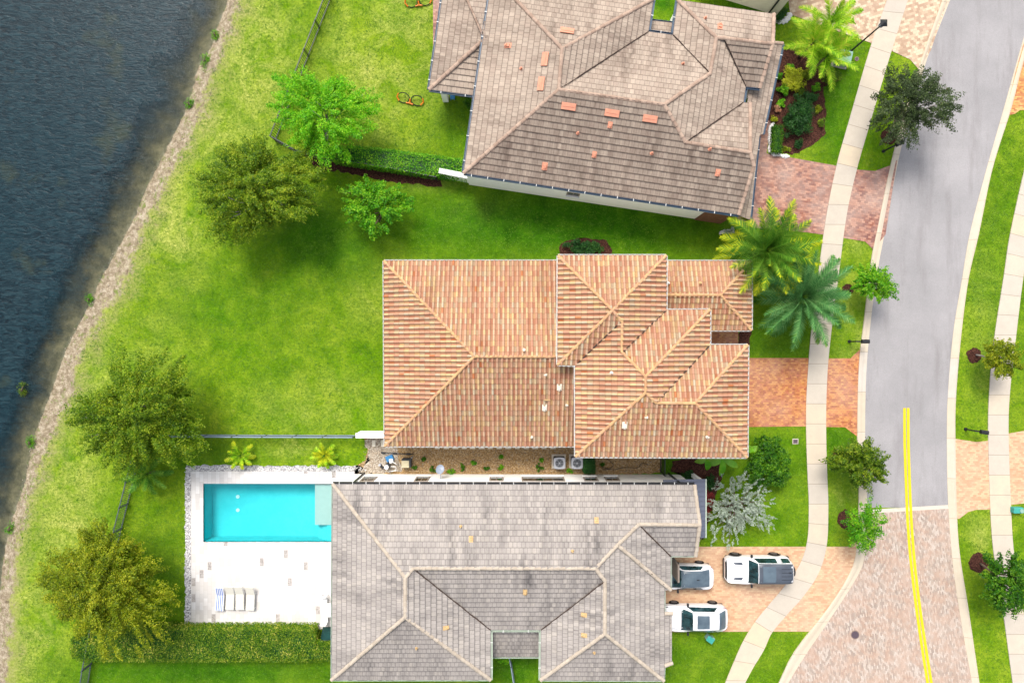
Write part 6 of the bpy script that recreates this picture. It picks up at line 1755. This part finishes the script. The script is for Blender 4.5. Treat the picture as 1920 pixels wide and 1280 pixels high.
class Car:
    def __init__(self, x0, yc, L, st, name, label):
        self.x0, self.yc, self.L, self.st = x0, yc, L, st
        self.root = empty(name, (x0 + L / 2, yc, .03), label, "car", "white cars on the tan driveway")
        self.xs = [s[0] for s in st]
    def sec(self, x):
        v = [float(np.interp(x, self.xs, [s[i] for s in self.st])) for i in range(1, 6)]
        # soften the corners between stations
        w = 0.05
        a = [float(np.interp(x - w, self.xs, [s[i] for s in self.st])) for i in range(1, 6)]
        b = [float(np.interp(x + w, self.xs, [s[i] for s in self.st])) for i in range(1, 6)]
        return [(p + q + 2 * r) / 4 for p, q, r in zip(a, b, v)]
    def pt(self, x, t_):
        ws, wm, zb, zt, wt = self.sec(x)
        T_ = [0, .15, .3, .45, .52, .78, .84, .9, 1]
        Y = [ws, wm * .99, wm, wm * .985, wm * .95, wt + (wm * .95 - wt) * .06, wt * .96, wt * .8, 0]
        Z = [.28, .45, .68, zb - .06, zb, zt - .07, zt - .025, zt + .01, zt + .05]
        return Vector((self.x0 + x, float(np.interp(t_, T_, Y)), float(np.interp(t_, T_, Z)) + .03))
    def w(self, x, s, off=0.0):
        """s in -1..1 across the body, |s|=1 at the sill; off = outward offset"""
        t_ = 1 - abs(s); sg = 1 if s >= 0 else -1
        p = self.pt(x, t_)
        if off:
            e = 0.02
            a = self.pt(min(self.L, x + e), t_) - self.pt(max(0, x - e), t_)
            b = self.pt(x, min(1, t_ + e)) - self.pt(x, max(0, t_ - e))
            n_ = a.cross(b).normalized()
            if n_.z < 0 and abs(n_.z) > .15 or (abs(n_.z) <= .15 and n_.y < 0): n_ = -n_
            p = p + n_ * off
        return Vector((p.x, self.yc + sg * p.y, p.z))
    def grid(self, x0, x1, s0, s1, nx, ns, off=0.0, skew=0.0):
        V = [self.w(x0 + (x1 - x0) * i / nx, s0 + (s1 - s0) * j / ns, off) for i in range(nx + 1) for j in range(ns + 1)]
        F = [(i * (ns + 1) + j, i * (ns + 1) + j + 1, (i + 1) * (ns + 1) + j + 1, (i + 1) * (ns + 1) + j) for i in range(nx) for j in range(ns)]
        return V, F
    def body(self, mat):
        mb = MB(); V, F = self.grid(0, self.L, -1, 1, 60, 40); mb.add(V, F)
        n = 41; mb.add(V[:n], [tuple(range(n))]); mb.add(V[-n:], [tuple(range(n - 1, -1, -1))])
        o = mb.build("body", mat, self.root, smooth=True)
        mb = MB(); mb.box(self.x0 + self.L / 2, self.yc, .2, self.L * .92, self.st[4][1] * 1.86, .14); mb.build("underbody", M["car_black"], self.root)
        return o
    def patch(self, name, mat, x0, x1, s0, s1, nx=8, ns=10, off=.006, parent=None):
        mb = MB(); V, F = self.grid(x0, x1, s0, s1, nx, ns, off); mb.add(V, F); return mb.build(name, mat, parent or self.root, smooth=True)
    def quad_patch(self, name, mat, cor, off=.008, n=8, parent=None):
        """cor: four (x,s) corners in order; patch follows the body surface"""
        mb = MB(); V = []
        for i in range(n + 1):
            for j in range(n + 1):
                u, v = i / n, j / n
                x = (cor[0][0] * (1 - u) + cor[1][0] * u) * (1 - v) + (cor[3][0] * (1 - u) + cor[2][0] * u) * v
                s = (cor[0][1] * (1 - u) + cor[1][1] * u) * (1 - v) + (cor[3][1] * (1 - u) + cor[2][1] * u) * v
                V.append(self.w(x, s, off))
        F = [(i * (n + 1) + j, i * (n + 1) + j + 1, (i + 1) * (n + 1) + j + 1, (i + 1) * (n + 1) + j) for i in range(n) for j in range(n)]
        mb.add(V, F); return mb.build(name, mat, parent or self.root, smooth=True)
    def wheels(self, xf, xr, r, wm, arch=None):
        for x in (xf, xr):
            for sg in (-1, 1):
                c = Vector((self.x0 + x, self.yc + sg * (wm - .09), r)); d = Vector((0, sg, 0))
                wr = empty("wheel", (0, 0, 0)); wr.parent = self.root; wr.location = c - root_off(self.root)
                mb = MB(); mb.tube([c - d * .13, c - d * .12, c + d * .11, c + d * .135], [r * .9, r, r, r * .9], 28); mb.build("tyre", M["rubber"], wr)
                mb = MB(); mb.tube([c + d * .13, c + d * .142], [r * .62, r * .58], 20)
                for k in range(5):
                    a = k * 1.2566; mb.obox(c + d * .15 + Vector((math.cos(a), 0, math.sin(a))) * r * .3, Vector((math.cos(a), 0, math.sin(a))) * r * .28, Vector((0, .01, 0)), Vector((-math.sin(a), 0, math.cos(a))) * r * .07)
                mb.build("rim", M["rim"], wr)
                if arch:
                    n = 16; V = []
                    for k in range(n + 1):
                        a = math.pi * k / n
                        for rr, yy in ((r + .02, .05), (r + .09, .05), (r + .09, -.1), (r + .02, -.1)):
                            V.append(Vector((self.x0 + x + rr * math.cos(a), self.yc + sg * (wm + yy - .02), r + rr * math.sin(a))))
                    F = [(4 * k + j, 4 * k + (j + 1) % 4, 4 * k + 4 + (j + 1) % 4, 4 * k + 4 + j) for k in range(n) for j in range(4)]
                    mb = MB(); mb.add(V, F); mb.build("wheel_arch", arch, self.root, smooth=False)
    def mirrors(self, x, wm, z, mat):
        for sg in (-1, 1):
            c = Vector((self.x0 + x, self.yc + sg * (wm + .12), z)); mb = MB()
            mb.obox(c, (.07, 0, 0), (0, .11, 0), (0, 0, .075), bev=.03); mb.obox(c - Vector((-.02, sg * .12, .04)), (.03, 0, 0), (0, .06, 0), (0, 0, .02)); mb.build("mirror", mat, self.root)

# white sport utility with dark roof and rear spare wheel
xs0 = W(1358, 0, .7).x; yc = W(0, 1076, 1.85).y
c = Car(xs0, yc, 4.72, [(0, .52, .60, .84, .86, .50), (.05, .68, .76, .92, .94, .62), (.13, .80, .87, 1.0, 1.02, .74), (.32, .89, .955, 1.06, 1.10, .82), (1.30, .92, 1.0, 1.12, 1.17, .84), (1.62, .92, 1.0, 1.14, 1.22, .80), (2.10, .92, 1.0, 1.15, 1.80, .70), (2.3, .92, 1.0, 1.15, 1.88, .70), (4.3, .92, 1.0, 1.16, 1.90, .69), (4.5, .90, .97, 1.14, 1.87, .68), (4.64, .84, .92, 1.10, 1.80, .66), (4.72, .72, .80, 1.06, 1.66, .60)],
        "parked_car", "boxy white off road car with dark panoramic roof and spare wheel on its tail")
c.body(M["car_white"])
rf = c.patch("roof_panel", M["car_roof_black"], 2.16, 4.62, -.235, .235, 14, 12, .012)
c.patch("sunroof", M["car_roof_glass"], 2.42, 3.35, -.10, .10, 6, 6, .022, rf)
for k in range(6): c.quad_patch("roof_rib", M["car_black"], [(3.75, -.12 + k * .047), (4.5, -.12 + k * .047), (4.5, -.115 + k * .047), (3.75, -.115 + k * .047)], .02, 3, rf)
mb = MB(); q = c.w(4.35, .03, .0); mb.obox(q + Vector((0, 0, .07)), (.08, 0, 0), (0, .02, 0), (0, 0, .04), bev=.01); mb.build("antenna", M["car_black"], rf)
c.quad_patch("windscreen", M["car_glass"], [(1.60, -.28), (2.12, -.225), (2.12, .225), (1.60, .28)], .012, 10)
for sg in (-1, 1):
    c.quad_patch("side_window", M["car_glass"], [(1.98, sg * .465), (3.85, sg * .465), (3.9, sg * .265), (2.2, sg * .265)], .010)
    c.quad_patch("side_panel_badge", M["car_white"], [(3.55, sg * .46), (3.85, sg * .46), (3.85, sg * .27), (3.55, sg * .27)], .016)
    c.quad_patch("rear_side_window", M["car_glass"], [(3.92, sg * .465), (4.5, sg * .46), (4.5, sg * .28), (3.92, sg * .268)], .010)
    c.quad_patch("bonnet_vent", M["car_roof_black"], [(.5, sg * .092), (1.12, sg * .098), (1.22, sg * .066), (.62, sg * .074)], .014)
    c.quad_patch("headlight", M["lamp_clear"], [(.02, sg * .42), (.16, sg * .44), (.14, sg * .22), (.02, sg * .22)], .012)
    c.quad_patch("tail_light", M["tail_red"], [(4.6, sg * .5), (4.7, sg * .5), (4.7, sg * .4), (4.6, sg * .4)], .010)
c.quad_patch("grille", M["car_black"], [(-.0, -.2), (.10, -.18), (.10, .18), (-.0, .2)], .012)
mb = MB(); mb.box(xs0 + .1, yc, .3, .24, 1.45, .35, bev=.08); mb.build("front_bumper", M["car_black"], c.root)
mb = MB(); mb.box(xs0 + 4.68, yc, .3, .24, 1.8, .4, bev=.06); mb.build("rear_bumper", M["car_black"], c.root)
c.wheels(.88, 3.78, .39, 1.0, M["car_black"]); c.mirrors(1.85, .98, 1.2, M["car_black"])
sp_ = Vector((xs0 + 4.72, yc, 1.12)); mb = MB(); mb.tube([sp_, sp_ + Vector((.05, 0, 0)), sp_ + Vector((.22, 0, 0)), sp_ + Vector((.25, 0, 0))], [.34, .38, .38, .33], 28); spw = mb.build("spare_wheel", M["rubber"], c.root)
mb = MB(); mb.tube([sp_ + Vector((.25, 0, 0)), sp_ + Vector((.27, 0, 0))], [.24, .2], 20); mb.build("rim", M["rim"], spw)

# white saloon with glass roof, nose under the garage eave
L = 4.4; xr = W(1336.5, 0, .7).x; yc = W(0, 1086, 1.4).y
c = Car(xr - L, yc, L, [(0, .5, .58, .60, .62, .4), (.06, .66, .74, .66, .68, .54), (.2, .82, .88, .74, .78, .66), (1.0, .88, .92, .88, .96, .74), (1.5, .88, .92, .92, 1.04, .7), (2.1, .88, .92, .95, 1.40, .58), (2.6, .88, .92, .97, 1.45, .58), (3.4, .87, .92, 1.0, 1.36, .58), (3.95, .84, .89, 1.02, 1.14, .62), (4.2, .77, .82, .98, 1.02, .60), (4.32, .66, .71, .92, .95, .54), (4.4, .46, .5, .84, .86, .40)],
        "parked_car", "white car with full grey glass roof, nose under the garage eave")
c.body(M["car_white"])
c.patch("glass_roof", M["car_roof_glass"], 1.9, 4.02, -.21, .21, 14, 12, .010)
c.quad_patch("windscreen", M["car_glass"], [(1.3, -.24), (1.92, -.215), (1.92, .215), (1.3, .24)], .010)
for sg in (-1, 1):
    c.quad_patch("side_window", M["car_glass"], [(1.6, sg * .47), (3.6, sg * .46), (3.35, sg * .27), (2.0, sg * .27)], .009)
    c.quad_patch("tail_light", M["tail_red"], [(4.16, sg * .5), (4.34, sg * .5), (4.34, sg * .44), (4.12, sg * .44)], .010)
    c.quad_patch("headlight", M["lamp_clear"], [(.02, sg * .46), (.3, sg * .46), (.3, sg * .38), (.04, sg * .36)], .010)
mb = MB(); q = c.w(3.1, .0, .0); mb.obox(q + Vector((0, 0, .04)), (.09, 0, 0), (0, .02, 0), (0, 0, .035), bev=.01); mb.build("antenna", M["car_black"], c.root)
c.wheels(.85, 3.5, .34, .92); c.mirrors(1.75, .9, .98, M["car_black"])

# white hatch with square sunroof
L = 4.7; xr = W(1362, 0, .7).x; yc = W(0, 1165, 1.5).y
c = Car(xr - L, yc, L, [(0, .5, .6, .68, .70, .44), (.06, .70, .78, .76, .80, .60), (.18, .84, .91, .86, .92, .70), (.9, .92, .97, .98, 1.06, .76), (1.35, .92, .97, 1.02, 1.12, .74), (2.0, .92, .97, 1.04, 1.54, .62), (2.4, .92, .97, 1.05, 1.60, .62), (3.6, .92, .97, 1.08, 1.58, .60), (4.0, .9, .95, 1.08, 1.50, .60), (4.42, .85, .90, 1.04, 1.16, .64), (4.6, .74, .80, .98, 1.0, .60), (4.7, .54, .60, .90, .92, .46)],
        "parked_car", "white crossover with dark square sunroof, lowest of the three cars")
c.body(M["car_white"])
rf = c.quad_patch("sunroof", M["car_roof_glass"], [(2.3, -.098), (3.2, -.098), (3.2, .098), (2.3, .098)], .010)
c.quad_patch("windscreen", M["car_glass"], [(1.25, -.27), (2.0, -.215), (2.0, .215), (1.25, .27)], .010)
c.quad_patch("rear_window", M["car_roof_glass"], [(3.92, -.21), (4.5, -.24), (4.5, .24), (3.92, .21)], .010)
for sg in (-1, 1):
    c.quad_patch("side_window", M["car_glass"], [(1.65, sg * .47), (3.9, sg * .45), (3.6, sg * .28), (2.05, sg * .28)], .009)
    c.quad_patch("tail_light", M["tail_red"], [(4.35, sg * .5), (4.62, sg * .5), (4.62, sg * .43), (4.3, sg * .43)], .010)
    c.quad_patch("headlight", M["lamp_clear"], [(.05, sg * .47), (.35, sg * .47), (.35, sg * .38), (.05, sg * .36)], .010)
c.wheels(.9, 3.75, .37, .97); c.mirrors(1.75, .94, 1.1, M["car_black"])

# ------------------------------------------------------------ grass
def grass():
    n = 130000
    p = np.stack([rng.uniform(-37, 40, n), rng.uniform(-27.5, 27.5, n)], 1)
    d = sdist(p[:, 0], p[:, 1], GE); p = p[d > -0.1]
    for P_ in PAVED:
        if len(P_) > 2: p = p[~inpoly(p, P_)]
    for P_ in (wp, wp2, wp3, pl): p = p[~inpoly(p, [tuple(q[:2]) for q in P_])]
    m = 4; n = len(p); p = np.repeat(p, m, 0) + rng.normal(0, .06, (n * m, 2)); k = len(p)
    th = rng.uniform(0, 6.28, k); l = rng.uniform(.05, .12, k); w = rng.uniform(.008, .018, k); h = rng.uniform(.02, .06, k)
    c, s = np.cos(th), np.sin(th); z0 = np.zeros(k)
    a = np.stack([p[:, 0] - s * w, p[:, 1] + c * w, z0], 1); b = np.stack([p[:, 0] + s * w, p[:, 1] - c * w, z0], 1)
    t_ = np.stack([p[:, 0] + c * l, p[:, 1] + s * l, h], 1)
    o = quads_mesh("grass", np.stack([a, b, t_], 1).reshape(-1, 3), k, M["grass_blade"], k=3)
    tag(o, "short grass blades growing over the lawns", kind="stuff")
grass()
